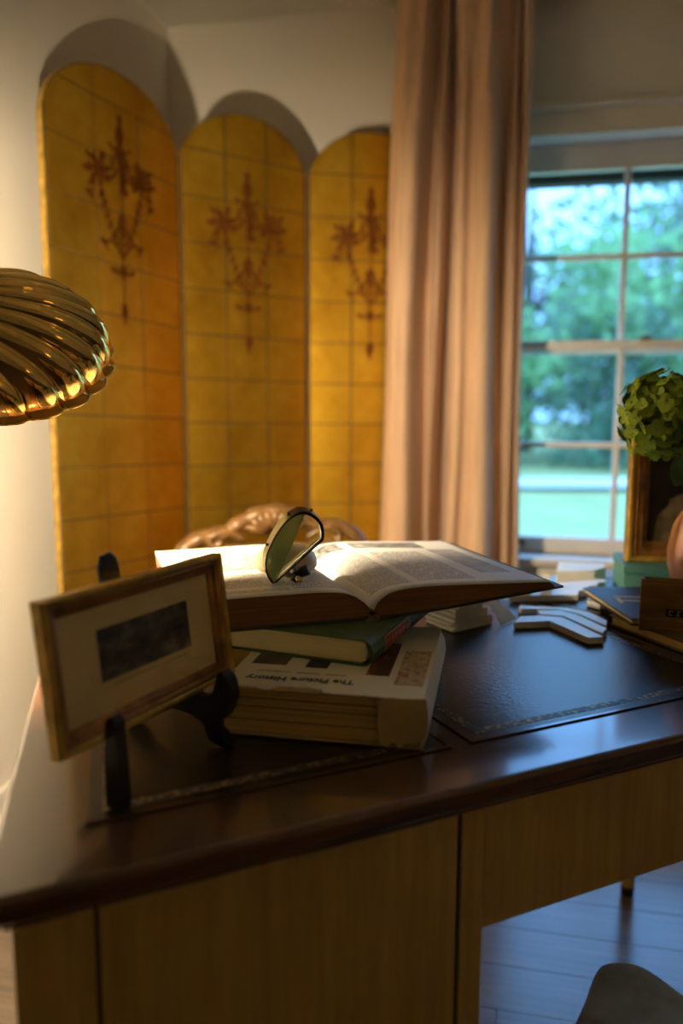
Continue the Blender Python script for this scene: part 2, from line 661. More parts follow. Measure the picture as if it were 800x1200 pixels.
def tree(name, label, cat, x, y, h, r, zc, rz_, n, lm, leaf, trunk=0.22, seed=0, group=None):
    rr = random.Random(seed)
    t = thing(name, label, cat, (x, y, GZ), 0, group)
    V, F = [], []
    ncl = max(10, n // 70)
    clumps = []
    for _ in range(ncl):
        while True:
            p = Vector((rr.uniform(-1, 1), rr.uniform(-1, 1), rr.uniform(-1, 1)))
            if 0.15 < p.length < 1:
                break
        clumps.append(Vector((p.x * r, p.y * r, zc + p.z * rz_)))
    for _ in range(n):
        c = rr.choice(clumps)
        s = r * 0.26
        p = c + Vector((rr.gauss(0, s * .6), rr.gauss(0, s * .6), rr.gauss(0, s * .5)))
        if p.z < 0.1:
            p.z = 0.1 + rr.random() * 0.3
        a = Vector((rr.gauss(0, 1), rr.gauss(0, 1), rr.gauss(0, 1))).normalized()
        b = a.orthogonal().normalized()
        q = Matrix.Rotation(rr.uniform(0, 6.28), 3, a) @ b
        w = a.cross(q)
        L = leaf * rr.uniform(0.7, 1.3)
        i = len(V)
        V += [p - q * L * .5, p + w * L * .3, p + q * L * .5, p - w * L * .3]
        F.append((i, i + 1, i + 2, i + 3))
    me = bpy.data.meshes.new('foliage')
    me.from_pydata(V, [], F)
    me.materials.append(lm)
    fo = bpy.data.objects.new('foliage', me)
    COL.objects.link(fo)
    fo.parent = t
    fo['kind'] = 'stuff'
    tk = MB()
    tk.tube([(0, 0, 0), (0.05, 0, zc * 0.5), (-0.05, 0.05, zc), (0, 0, min(h, zc + rz_ * .6))], [trunk, trunk * .8, trunk * .55, trunk * .15], 10)
    if trunk > 0.1:
        for k in range(7):
            c = clumps[k % len(clumps)]
            z0 = zc * 0.55 + 0.3 * k * rz_ / 7
            tk.tube([(0, 0, z0), (c.x * .5, c.y * .5, (z0 + c.z) / 2 + .2), (c.x, c.y, c.z)], [trunk * .4, trunk * .25, trunk * .08], 6)
    tk.build('trunk', M_bark, t, True)
    return t


tree('garden_tree', 'tall blue-green tree seen through the left upper panes', 'tree', 6.2, 27, 12, 4.8, 6.6, 4.6, 1200, LEAFS[0], 0.42, seed=1, group='garden trees')
tree('garden_tree', 'tall dense tree seen through the right upper panes', 'tree', 12.6, 30, 12, 5.2, 7.0, 5.0, 1700, LEAFS[0], 0.42, seed=2, group='garden trees')
tree('garden_tree', 'yellow-green tree behind the hydrangea through the lower panes', 'tree', 8.6, 24, 8, 3.2, 3.6, 3.0, 2600, LEAFS[1], 0.36, seed=3, group='garden trees')
tree('garden_tree', 'dark tree at the far left of the garden', 'tree', 1.0, 33, 12, 5.0, 6.6, 5.4, 2500, LEAFS[2], 0.45, seed=4, group='garden trees')
tree('garden_tree', 'broad tree at the right of the garden beyond the window', 'tree', 19.5, 33, 14, 6.0, 7.4, 6.2, 5000, LEAFS[0], 0.48, seed=5, group='garden trees')
tree('garden_tree', 'pale distant tree behind the other garden trees', 'tree', 9.4, 42, 15, 6.0, 6.0, 5.0, 1300, LEAFS[1], 0.5, seed=6, group='garden trees')
for k, (tx, lab_) in enumerate(((3.6, 'low rounded tree behind the left shrubs'), (7.6, 'low bushy yellow-green tree in the middle of the lower panes'), (12.4, 'low bushy tree behind the gilt frame'))):
    tree('garden_tree', lab_, 'tree', tx, 22.5 + .4 * k, 5, 2.3, 2.5, 2.2, 2600, LEAFS[(1, 0, 1)[k]], 0.28, trunk=0.12, seed=30 + k, group='garden trees')
BUSH = ['low dark hedge shrub at the left end of the drive', 'rounded shrub beyond the drive left of the centre glazing bar', 'rounded dark shrub beyond the drive under the tall trees', 'leafy shrub beyond the drive behind the gilt frame', 'outermost shrub at the right end of the drive']
for k, bx_ in enumerate((-1.8, 2.5, 6.8, 11.1, 15.4)):
    tree('garden_shrub', BUSH[k], 'shrub', bx_, 20.3 + 0.6 * (k % 2), 2, 1.5, 0.9, 0.9, 1500, LEAFS[2 if k % 2 == 0 else 0], 0.2, trunk=0.05, seed=20 + k, group='shrubs beyond the drive')

# ================================================================== folding screen
screen = thing('folding_screen', 'three-panel gilded folding screen with rounded tops and painted scrollwork', 'screen', (-0.5, 2.55, 0))
M_leafgold = mat_gold_leaf(0)
M_screenback = simple('screen_dark_ground', (0.10, 0.055, 0.012), 0.6)
M_orn = simple('painted_ornament_red_brown', (0.38, 0.13, 0.018), 0.5, 0.45, var=0.3, scale=60)


def clip_poly(poly, inside, inter):
    out = []
    for i in range(len(poly)):
        a, b = poly[i], poly[(i + 1) % len(poly)]
        ia, ib = inside(a), inside(b)
        if ia:
            out.append(a)
        if ia != ib:
            out.append(inter(a, b))
    return out


def clip_half(poly, n, d):
    """keep n.p <= d"""
    f = lambda p: n[0] * p[0] + n[1] * p[1] - d
    return clip_poly(poly, lambda p: f(p) <= 1e-9, lambda a, b: (a[0] + (b[0] - a[0]) * f(a) / (f(a) - f(b)), a[1] + (b[1] - a[1]) * f(a) / (f(a) - f(b))))


ORN = None


def blob(b, cx, cz, rx, rz, ang=0.0, n=12):
    rx, rz = rx * 1.45, rz * 1.3
    ca, sa = math.cos(ang), math.sin(ang)
    vs_ = []
    for k in range(n):
        t = 2 * math.pi * k / n
        x, z = rx * math.cos(t), rz * math.sin(t)
        vs_.append(b.verts.new((cx + ca * x - sa * z, 0, cz + sa * x + ca * z)))
    b.faces.new(vs_)


def stroke(b, pts, w):
    w *= 1.15
    P = catmull([(x, 0, z) for x, z in pts], 5)
    prev = None
    for i, p in enumerate(P):
        d = (P[min(i + 1, len(P) - 1)] - P[max(i - 1, 0)]).normalized()
        nrm = Vector((-d.z, 0, d.x))
        ww = w * (0.5 + 0.5 * math.sin(math.pi * (0.15 + 0.8 * i / (len(P) - 1))))
        q = (b.verts.new(p + nrm * ww), b.verts.new(p - nrm * ww))
        if prev:
            b.faces.new((prev[0], prev[1], q[1], q[0]))
        prev = q


def ornament_mesh():
    """scroll and flower spray, about 0.57 m tall, centred on x, hanging from z = 0 downwards"""
    b = bmesh.new()
    rr = random.Random(5)
    blob(b, 0, -0.015, .008, .013)
    blob(b, 0, -0.055, .012, .022)
    blob(b, 0, -0.080, .007, .012)
    stroke(b, [(-.045, -.085), (-.02, -.098), (0, -.09), (.02, -.098), (.045, -.085)], .006)
    for s in (-1, 1):
        stroke(b, [(0, -.10), (s * .025, -.12), (s * .03, -.145), (s * .012, -.155)], .005)
        # flower heads left and right
        cx, cz = s * .080, -.165
        for k in range(7):
            a = k * 2 * math.pi / 7 + .3
            blob(b, cx + .026 * math.cos(a), cz + .026 * math.sin(a), .015, .007, a)
        blob(b, cx, cz, .011, .011)
        stroke(b, [(0, -.14), (s * .035, -.175), (s * .065, -.17)], .005)
        for k, (dx, dz) in enumerate(((.035, .03), (.045, -.005), (.03, -.04), (-.01, .04))):
            blob(b, cx + s * dx, cz + dz, .012, .006, s * (0.6 - .5 * k))
        # hanging husks
        for k in range(5):
            blob(b, s * (.074 - .010 * k), -.225 - .026 * k, .007 - .0004 * k, .011, s * .35)
        blob(b, s * .118, -.232, .012, .007, s * .4)
        stroke(b, [(s * .10, -.215), (s * .116, -.235), (s * .10, -.25)], .003)
        # lower scrolls
        stroke(b, [(0, -.39), (s * .02, -.36), (s * .045, -.345), (s * .066, -.36), (s * .055, -.375)], .0045)
        blob(b, s * .072, -.352, .010, .006, s * .5)
        stroke(b, [(0, -.30), (s * .022, -.315), (s * .02, -.34), (0, -.355)], .005)
        blob(b, s * .035, -.425, .009, .006, s * .4)
        stroke(b, [(0, -.41), (s * .02, -.43), (s * .035, -.425)], .003)
    for k in range(6):
        blob(b, rr.uniform(-.012, .012), -.115 - .018 * k, .010 + .004 * (k % 2), .009)
    blob(b, 0, -.29, .012, .018)
    blob(b, 0, -.32, .008, .014)
    stroke(b, [(0, -.19), (0.003, -.25), (-.002, -.33), (0, -.42), (0, -.53)], .003)
    blob(b, 0, -.425, .010, .015)
    blob(b, 0, -.535, .010, .018)
    blob(b, 0, -.56, .005, .010)
    bmesh.ops.solidify(b, geom=b.faces[:], thickness=0.0006)
    me = bpy.data.meshes.new('painted_ornament')
    b.to_mesh(me)
    b.free()
    me.materials.append(M_orn)
    return me


ORN = ornament_mesh()


def screen_panel(A, B, z_first, pitch, shear, orn_u, orn_z, arch=0.185, ztop=2.048):
    A, B = Vector((*A, 0)), Vector((*B, 0))
    W = (B - A).length
    ang = math.atan2((B - A).y, (B - A).x)
    zs = ztop - arch
    out = [(0, 0.02), (W, 0.02)]
    N = 24
    out += [(W / 2 + W / 2 * math.cos(math.pi * k / N), zs + arch * math.sin(math.pi * k / N)) for k in range(N + 1)]
    # local prism: x along panel, y (polygon second axis) -> z
    MX = Matrix(((1, 0, 0, 0), (0, 0, -1, 0), (0, 1, 0, 0), (0, 0, 0, 1)))
    p = MB().prism(out, -0.011, 0.010, M=MX, mi=0, cap_mi=1).build('panel', [M_gilt, M_screenback], screen)
    p.location = A - Vector((-0.5, 2.55, 0))
    p.rotation_euler = (0, 0, ang)
    # squares of leaf
    ins = []
    g = 0.0040
    cols = 3
    cw = (W - 0.012) / cols
    k = -2
    rr = random.Random(int(W * 1000))
    while True:
        z1 = z_first - pitch * k
        z0 = z1 - pitch
        if z1 < 0.10:
            break
        for c in range(cols):
            j = rr.uniform(0, .003)
            x0, x1 = 0.006 + c * cw, 0.006 + (c + 1) * cw
            xa = x0 + g / 2 + (j if c else 0)
            xb = x1 - g / 2
            sh = lambda x, z: z - shear * (x - W / 2) * (0.35 + 0.65 * max(0, (z - .6) / 1.4))
            q = [(xa, sh(xa, z0 + g / 2)), (xb, sh(xb, z0 + g / 2)), (xb, sh(xb, z1 - g / 2)), (xa, sh(xa, z1 - g / 2))]
            # clip to the rounded outline, slightly inset
            for t in range(1, 24):
                th = math.pi * t / 24
                nx, nz = math.cos(th) / (W / 2), math.sin(th) / arch
                l = math.hypot(nx, nz)
                nx, nz = nx / l, nz / l
                px, pz = W / 2 + W / 2 * math.cos(th), zs + arch * math.sin(th)
                q = clip_half(q, (nx, nz), nx * px + nz * pz - 0.003)
                if len(q) < 3:
                    break
            if len(q) < 3:
                continue
            q = clip_half(q, (0, -1), -0.03)
            if len(q) < 3:
                continue
            area = abs(sum(a[0] * b[1] - b[0] * a[1] for a, b in zip(q, q[1:] + q[:1]))) / 2
            if area < 2e-4:
                continue
            # stand proud of the panel face (face at y = +0.011 is away from us: front is -y)
            MB().prism(q, 0.0102, 0.0122, M=MX).build('gold_leaf_square', M_leafgold, p)
        k += 1
    oo = bpy.data.objects.new('painted_ornament', ORN)
    COL.objects.link(oo)
    oo.parent = p
    oo.location = (orn_u, -0.0128, orn_z)
    oo['label'] = 'dark red painted scroll and flower spray'
    return p


screen_panel((-0.764, 2.12), (-0.514, 2.566), 1.955, 0.1425, 0.07, 0.265, 1.935)
screen_panel((-0.506, 2.572), (-0.127, 2.798), 1.915, 0.140, 0.03, 0.225, 1.875)
screen_panel((-0.119, 2.800), (0.322, 2.868), 1.902, 0.139, 0.01, 0.216, 1.865)

# ================================================================== curtain
cur_t = thing('curtain', 'long taupe velvet curtain hanging in deep folds beside the window', 'curtain')
cur_t.matrix_world = ROOM
CTL = [(455, .03), (461, .08), (470, .115), (480, .122), (492, .122), (500, .075), (505, .045), (509, .06), (514, .085), (518, .065), (523, .012), (527, .055),
       (533, .100), (541, .112), (548, .098), (556, .118), (566, .128), (575, .115), (581, .055), (587, .042), (593, .062), (598, .072), (602, .038), (606, .065), (610, .055)]
prof = catmull([((x - 455) / 155.0, v, 0) for x, v in CTL], 5)


def curtain_pt(u, v):
    i = u * (len(prof) - 1)
    k = min(int(i), len(prof) - 2)
    p = prof[k].lerp(prof[k + 1], i - k)
    z = 0.015 + 2.475 * v
    sl = 0.160 + 0.058 * v
    sr = 0.668 - 0.026 * v
    e = max(0.0, (v - 0.80) / 0.20)
    w = 0.006 * math.sin(9 * u + 5 * v) + 0.004 * math.sin(23 * u - 11 * v)
    s = sl + (sr - sl) * p.x + w * 0.8 + 0.012 * e * math.sin(p.x * 38)
    d = 0.010 + p.y * 1.9 * (1 - 0.35 * e) * (0.92 + 0.12 * math.sin(3 * v + 4 * u)) + w + 0.02 * e * math.sin(p.x * 55)
    return Vector((S0 + s, -d - 0.105, z))


cm = MB()
cm.grid(curtain_pt, len(prof) - 1, 60)
cb_ = cm.build('curtain_cloth', mat_curtain(), cur_t, True)
md = cb_.modifiers.new('thick', 'SOLIDIFY')
md.thickness = 0.003
hd = MB()
hd.grid(lambda u, v: curtain_pt(u, 0.972 + 0.004 * v) + Vector((0, -0.003, 0)), len(prof) - 1, 2)
hd.build('heading_seam', mat_curtain(), cur_t, True)
rod = thing('curtain_rod', 'dark metal curtain rod just under the ceiling above the window', 'curtain rod')
rod.matrix_world = ROOM
MB().tube([(S0 + 0.215, -0.085, 2.475), (S0 + 2.2, -0.085, 2.475)], 0.012, 12).build('pole', M_darkmetal, rod, True)
for s in (0.26, 2.15):
    MB().tube([(S0 + s, 0, 2.475), (S0 + s, -0.08, 2.475)], 0.007, 8).build('bracket', M_darkmetal, rod, True)

# ================================================================== carved chair behind the desk
chair = thing('carved_chair', 'carved walnut chair with a scrolled crest standing behind the desk', 'chair', (-0.165, 1.93, 0), 14)
M_seat = simple('chair_seat_fabric', (0.35, 0.22, 0.12), 0.85, var=0.2, scale=30)
cr = catmull([(-.235, 0, .76), (-.215, 0, .80), (-.17, 0, .822), (-.12, 0, .83), (-.09, 0, .85), (-.045, 0, .872), (0, 0, .880), (.045, 0, .872), (.09, 0, .85), (.12, 0, .84), (.17, 0, .835), (.215, 0, .80), (.235, 0, .76)], 4)
MB().tube(cr, [0.022 + 0.006 * abs(math.sin(k * 0.7)) for k in range(len(cr))], 10, flat=0.7).build('crest_rail', M_walnut, chair, True)
cv = MB()
for k in range(9):
    a = R(20 + 140 * k / 8)
    cv.tube([(0.015 * math.cos(a), -0.012, .825 + 0.01 * math.sin(a)), (0.055 * math.cos(a), -0.022, .825 + 0.045 * math.sin(a)), (0.085 * math.cos(a), -0.012, .825 + 0.066 * math.sin(a))], [0.006, 0.012, 0.005], 8)
for s in (-1, 1):
    cv.tube(catmull([(s * .08, -.015, .815), (s * .12, -.02, .835), (s * .16, -.02, .82), (s * .15, -.02, .80), (s * .13, -.02, .81)], 5), 0.009, 8)
cv.build('shell_carving', M_walnut, chair, True)
for s in (-1, 1):
    MB().tube(catmull([(s * .20, 0.03, 0.0), (s * .205, 0.0, 0.25), (s * .205, -.02, 0.46), (s * .225, 0.0, 0.62), (s * .235, 0, .77)], 4), 0.019, 10).build('back_leg', M_walnut, chair, True)
    MB().tube(catmull([(s * .21, -.36, 0.46), (s * .225, -.385, 0.36), (s * .205, -.365, 0.18), (s * .20, -.355, 0.05), (s * .21, -.375, 0.0)], 4), [0.026] * 4 + [0.022] * 5 + [0.016] * 5 + [0.02] * 3, 10).build('front_leg', M_walnut, chair, True)
MB().prism([(-.09, .48), (.09, .48), (.055, .58), (.075, .68), (.12, .80), (-.12, .80), (-.075, .68), (-.055, .58)], -0.006, 0.006, M=Matrix(((1, 0, 0, 0), (0, 0, -1, 0), (0, 1, 0, 0), (0, 0, 0, 1))), bev=0.002).build('splat', M_walnut, chair)
MB().prism([(-.20, .0), (.20, .0), (.235, -.37), (-.235, -.37)], .415, .455, bev=.006).build('seat_rail', M_walnut, chair)
MB().prism([(-.185, -.02), (.185, -.02), (.215, -.36), (-.215, -.36)], .452, .49, bev=.014, seg=3).build('seat_cushion', M_seat, chair, True)

# ================================================================== desk
DA = 25.4
FL = Vector((-0.262, 0.567, 0))
desk = thing('writing_desk', 'mahogany desk with leather-inlaid top and pale veneered pedestal', 'desk', FL, DA)
DL, DD, DZ = 1.42, 0.755, 0.76
top_poly = [(-0.018, 0), (DL, 0), (DL, DD), (0.107, DD)]
tp = MB()
tp.prism(top_poly, DZ - 0.026, DZ, bev=0.006, seg=3)
tabletop = tp.build('tabletop', M_mahog, desk)
tab2 = [(0.0, 0.012), (DL - .015, 0.012), (DL - .015, DD - .015), (0.122, DD - .015)]
MB().prism(tab2, DZ - 0.036, DZ - 0.0262, bev=0.003).build('under_moulding', M_mahog, desk)


def gold_tool():
    t = NT('gold_tooling')
    v = t.coords('Object', (1, 1, 1))
    vo = t.n('ShaderNodeTexVoronoi')
    vo.inputs['Scale'].default_value = 140
    t.l(v, vo.inputs['Vector'])
    f = t.math('LESS_THAN', vo.outputs['Distance'], 0.42)
    t.P(col=t.mix(f, (0.04, 0.025, 0.015), (0.30, 0.21, 0.09)), rough=0.45, metal=t.math('MULTIPLY', f, 0.7))
    return t.m


M_tool = gold_tool()


def leather(poly, name):
    """poly counter-clockwise: front-left, front-right, back-right, back-left"""
    o = MB().prism(poly, DZ + 0.0002, DZ + 0.0012, bev=0.0004, seg=1).build('leather_inset', M_leather, desk)
    o['label'] = name
    # bead: raised wooden lip round the inset and a tooled gilt band inside it
    def ring(d0, d1, z0, z1, nm, mat):
        cx = sum(p[0] for p in poly) / 4
        cy = sum(p[1] for p in poly) / 4

        def inset(d):
            q = []
            for x, y in poly:
                q.append((x + (d if x < cx else -d), y + (d if y < cy else -d)))
            return q
        a, b = inset(d0), inset(d1)
        m = MB()
        for i in range(4):
            j = (i + 1) % 4
            m.prism([a[i], a[j], b[j], b[i]], z0, z1)
        return m.build(nm, mat, o)
    ring(0.018, 0.030, DZ + 0.00125, DZ + 0.0015, 'gilt_border', M_tool)
    ring(0.000, 0.004, DZ + 0.0012, DZ + 0.0022, 'edge_bead', M_mahog)


leather([(0.075, 0.085), (0.468, 0.085), (0.468, 0.68), (0.165, 0.68)], 'dark leather panel on the left end of the desk top')
leather([(0.494, 0.085), (0.965, 0.085), (0.965, 0.68), (0.494, 0.68)], 'dark leather panel with gilt border in the middle of the desk top')
leather([(0.99, 0.085), (DL - .06, 0.085), (DL - .06, 0.68), (0.99, 0.68)], 'dark leather panel on the right end of the desk top')
# pedestal
MB().prism([(0.010, 0.030), (0.466, 0.030), (0.466, 0.70), (0.112, 0.70)], 0.0, DZ - 0.036).build('pedestal_carcass', M_veneer, desk)
MB().box(0.008, 0.0715, 0.020, 0.030, 0.0, DZ - 0.036, bev=0.001, seg=1).build('outer_stile', M_veneer, desk)
MB().box(0.0755, 0.4345, 0.020, 0.030, 0.0, DZ - 0.036, bev=0.001, seg=1).build('door_panel', M_veneer, desk)
MB().box(0.0715, 0.0755, 0.024, 0.030, 0.0, DZ - 0.036).build('groove', M_groove, desk)
MB().box(0.4345, 0.4395, 0.024, 0.030, 0.0, DZ - 0.036).build('groove', M_groove, desk)
MB().box(0.4395, 0.468, 0.020, 0.030, 0.0, DZ - 0.036, bev=0.001, seg=1).build('inner_stile', M_veneer, desk)
MB().box(0.468, DL - 0.05, 0.020, 0.040, 0.583, DZ - 0.036, bev=0.001, seg=1).build('apron', M_veneer, desk)
MB().box(0.468, DL - 0.05, 0.68, 0.70, 0.62, DZ - 0.036, bev=0.001, seg=1).build('apron', M_veneer, desk)
MB().box(DL - 0.07, DL - 0.05, 0.04, 0.68, 0.60, DZ - 0.036, bev=0.001, seg=1).build('apron', M_veneer, desk)
for q in (0.045, 0.655):
    lg = MB()
    x, y = DL - 0.072, q
    lg.tube([(x, y, 0.022), (x, y, 0.35), (x, y, DZ - 0.037)], [0.016, 0.022, 0.028], 12)
    l_ = lg.build('leg', M_veneer, desk, True, 40)
    MB().tube([(x, y, 0.0), (x, y, 0.021)], [0.015, 0.0165], 12).build('leg_tip', M_black, l_, True, 40)

# ================================================================== upholstered stool tucked under the desk
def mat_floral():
    t = NT('daylight_tinted_linen')  # blue tint in the fabric stands in for daylight missing under the desk
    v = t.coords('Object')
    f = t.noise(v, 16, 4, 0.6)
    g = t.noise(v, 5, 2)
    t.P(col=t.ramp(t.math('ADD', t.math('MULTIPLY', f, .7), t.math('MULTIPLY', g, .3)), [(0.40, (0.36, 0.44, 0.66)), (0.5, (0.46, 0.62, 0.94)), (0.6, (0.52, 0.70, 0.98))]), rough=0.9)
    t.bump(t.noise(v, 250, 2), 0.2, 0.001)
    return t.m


stool = thing('upholstered_stool', 'pale floral upholstered stool tucked under the desk kneehole', 'stool', (0.335, 0.70, 0))
sp = [(-.150, -.14), (.185, -.14), (.170, -.02), (.085, .135), (.052, .195), (.028, .217), (-.002, .217), (-.022, .200), (-.045, .160), (-.115, .035)]
spc = [(p.x, p.y) for p in catmull([(x, y, 0) for x, y in sp], 4, True)]
cu_ = MB()
cxs, cys = sum(p[0] for p in spc) / len(spc), sum(p[1] for p in spc) / len(spc)
lev = [(.94, .362), (.985, .368), (1.0, .385), (1.0, .415), (.985, .435), (.95, .447), (.88, .454), (.6, .462), (.25, .466)]
rings_ = [[cu_.bm.verts.new((cxs + (x - cxs) * k, cys + (y - cys) * k, z)) for x, y in spc] for k, z in lev]
for r0, r1 in zip(rings_, rings_[1:]):
    for i in range(len(spc)):
        j = (i + 1) % len(spc)
        cu_.bm.faces.new((r0[i], r0[j], r1[j], r1[i]))
cu_.bm.faces.new(rings_[-1])
cu_.bm.faces.new(rings_[0][::-1])
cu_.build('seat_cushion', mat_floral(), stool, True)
MB().prism([(x * .93, y * .93) for x, y in spc], .315, .362, bev=.004).build('seat_frame', M_walnut, stool)
for x, y in ((-.11, -.10), (.13, -.10), (.05, .12), (-.03, .12)):
    MB().tube([(x, y, 0), (x, y, .318)], [.012, .019], 10).build('leg', M_walnut, stool, True)

# ================================================================== scallop-shell lamp
lamp = thing('shell_lamp', 'polished brass floor lamp with a fluted scallop-shell shade', 'lamp', (-0.66, 1.20, 0))
SHL, SHW, SHD = 0.278, 0.65, 0.105
NR = 13
PHI = R(74)


def shell_pt(u, v, off=0.0):
    """u across the ribs, v from hinge to fan edge; local x hinge->edge, y across, z outwards"""
    a = (u * 2 - 1)
    ph = a * PHI
    r = 0.05 + 0.95 * v
    rib = abs(math.cos(NR * math.pi * u / 1.0 + (math.pi / 2 if NR % 2 == 0 else 0)))
    rib = rib ** 0.7
    Rr = SHL * (max(0.02, math.cos(ph)) ** 0.36)
    edge = 1.0 + 0.030 * rib * v
    rr_ = r * Rr * edge
    prof_ = max(0.0, 1 - (2 * r ** 0.85 - 1) ** 2) ** 0.48
    side = max(0.0, math.cos(a * math.pi / 2)) ** 0.45
    h = SHD * prof_ * side + 0.013 * rib * (r ** 0.8) * (0.35 + 0.65 * side) * min(1.0, 14 * (1.005 - v))
    return Vector((rr_ * math.cos(ph), rr_ * math.sin(ph) * SHW, h + off))


ux = Vector((0.94, 0.34, -0.03)).normalized()
un = Vector((0.28, -0.73, 0.615))
un = (un - ux * un.dot(ux)).normalized()
uy = un.cross(ux)
HINGE = Vector((-0.600, 1.08, 1.212))
SM = Matrix(((ux.x, uy.x, un.x, 0), (ux.y, uy.y, un.y, 0), (ux.z, uy.z, un.z, 0), (0, 0, 0, 1)))
sh = MB()
sh.grid(lambda u, v: shell_pt(v, u), 34, NR * 10)
shade = sh.build('shell_shade', [M_brass, M_brass_in], lamp, True)
shade.matrix_local = Matrix.Translation(HINGE - Vector((-0.66, 1.20, 0))) @ SM
md = shade.modifiers.new('thick', 'SOLIDIFY')
md.thickness = 0.0025
md.offset = -1
md.material_offset = 1
md.material_offset_rim = 0
# rim bead
bead = MB()
rimpts = [shell_pt(k / (NR * 8), 1.0) for k in range(NR * 8 + 1)]
bead.tube(rimpts, 0.0022, 8)
bead.build('rim_bead', M_brass, shade, True)
# bulb: the lamp's light
tb_ = NT('lamp_bulb_glow')
tb_.P(col=(0.9, 0.8, 0.6), emc=(1.0, 0.80, 0.54), ems=LAMP_STRENGTH)
BULB = Vector((0.145, 0.0, 0.041))
bmb = bmesh.new()
bmesh.ops.create_icosphere(bmb, subdivisions=2, radius=0.024)
for v in bmb.verts:
    v.co += BULB
me = bpy.data.meshes.new('bulb')
bmb.to_mesh(me)
bmb.free()
me.materials.append(tb_.m)
bo = bpy.data.objects.new('bulb', me)
COL.objects.link(bo)
bo.parent = shade
sk = MB()
sk.tube([(0.0, 0, 0.012), (0.04, 0, 0.028), (0.124, 0, 0.045)], [0.010, 0.014, 0.014], 14)
sk.build('bulb_socket', M_brass, shade, True)
base = Vector((-0.66, 1.20, 0))
hg = HINGE - base
MB().tube(catmull([(0, 0, 0.02), (0, 0, 0.6), (0, 0, 1.10), (0.01, -.01, 1.19), (0.05, -.06, 1.225), (hg.x - .0, hg.y, hg.z)], 6), 0.0085, 12).build('stem', M_brass, lamp, True)
MB().lathe([(0, 0), (.125, 0), (.128, .006), (.12, .014), (.05, .022), (.016, .03), (.012, .06), (0, .06)], 40).build('base', M_brass, lamp, True)
sw = MB()
sw.lathe([(0, .95), (.013, .952), (.016, .96), (.016, .99), (.013, 1.0), (0, 1.0)], 20)
sw.build('switch_collar', M_brass, lamp, True)

# ================================================================== books
M_pg_yellow = mat_pages('yellowed_leaves', (0.74, 0.50, 0.16), (0.46, 0.29, 0.08))
M_pg_cream = mat_pages('cream_leaves', (0.90, 0.76, 0.38), (0.78, 0.64, 0.30))
M_pg_brown = mat_pages('browned_leaves', (0.30, 0.13, 0.05), (0.15, 0.06, 0.022))
M_green = simple('green_bookcloth', (0.075, 0.125, 0.030), 0.6, var=0.15, scale=60, bump=0.1, bscale=500)
M_red = simple('red_label_leather', (0.34, 0.035, 0.02), 0.5, var=0.15, scale=60)
M_giltink = simple('gilt_lettering', (0.55, 0.36, 0.10), 0.4, 0.6)
M_ink = simple('black_ink', (0.012, 0.011, 0.010), 0.6)
M_jacket = simple('cream_dust_jacket', (0.78, 0.72, 0.52), 0.5, var=0.05, scale=14)


def mat_picture(name, stops, scale=30, asp=(1, 1, 1)):
    t = NT(name)
    f = t.noise(t.coords('Object', asp), scale, 5, 0.6)
    t.P(col=t.ramp(f, stops), rough=0.45)
    return t.m


# ---- bottom book: large format, white picture jacket, lying upside-down to us
ph = thing('picture_book', 'thick book in a torn white jacket titled The Picture History, bottom of the stack', 'book', (0.0029, 0.9943, DZ + 0.0026), -11)
w, d, t_ = 0.235, 0.285, 0.057
MB().box(-w / 2 + .004, w / 2 - .010, -d / 2 + .004, d / 2 - .004, .003, t_ - .003, bev=0.0015, seg=1).build('page_block', M_pg_yellow, ph)
MB().box(-w / 2, w / 2, -d / 2, d / 2, 0, .003, bev=.001, seg=1).build('back_board', simple('tan_board', (0.42, 0.29, 0.12), 0.7), ph)
MB().box(-w / 2, w / 2 - .004, -d / 2, d / 2, t_ - .003, t_, bev=.001, seg=1).build('front_board', MATS['tan_board'], ph)
spn = [(w / 2 - .010, .0005), (w / 2 - .002, .002), (w / 2 + .004, .016), (w / 2 + .006, t_ / 2), (w / 2 + .004, t_ - .014), (w / 2 - .002, t_ - .002), (w / 2 - .010, t_ - .0005)]
spn2 = [(x - .003, z) for x, z in spn[1:-1]]
MYX = Matrix(((1, 0, 0, 0), (0, 0, -1, 0), (0, 1, 0, 0), (0, 0, 0, 1)))
MB().prism(spn + spn2[::-1], -d / 2 + .001, d / 2 - .001, M=MYX).build('spine', M_jacket, ph, False)
# jacket sheet with a ragged front edge
rr = random.Random(12)
fe = []
x = -w / 2
while x < w / 2 - .001:
    base_ = -d / 2 - .001
    k = (x + w / 2) / w
    dip = 0.012 if 0.27 < k < 0.50 else (0.004 if k < .2 else 0.0)
    fe.append((x, base_ + dip + rr.uniform(-.001, .0025)))
    x += rr.uniform(.004, .010)
fe.append((w / 2 - .001, -d / 2 - .001))
jk = fe + [(w / 2 - .001, d / 2), (-w / 2, d / 2)]
jacket = MB().prism(jk, t_ + .0002, t_ + .0009).build('dust_jacket', M_jacket, ph)
# ragged tail of the jacket hanging over the front corner
tail = [(.068, -.052), (.066, -.004), (.075, .0), (w / 2 + .002, .002), (w / 2 + .004, -.012), (w / 2 + .003, -.040), (.108, -.052), (.100, -.047), (.092, -.056), (.084, -.050), (.076, -.0565)]
MB().prism([(a, b + t_) for a, b in tail], d / 2 + .0005, d / 2 + .0016, M=MYX).build('torn_flap', simple('soiled_jacket', (0.58, 0.43, 0.18), 0.7, var=.1, scale=40), ph)
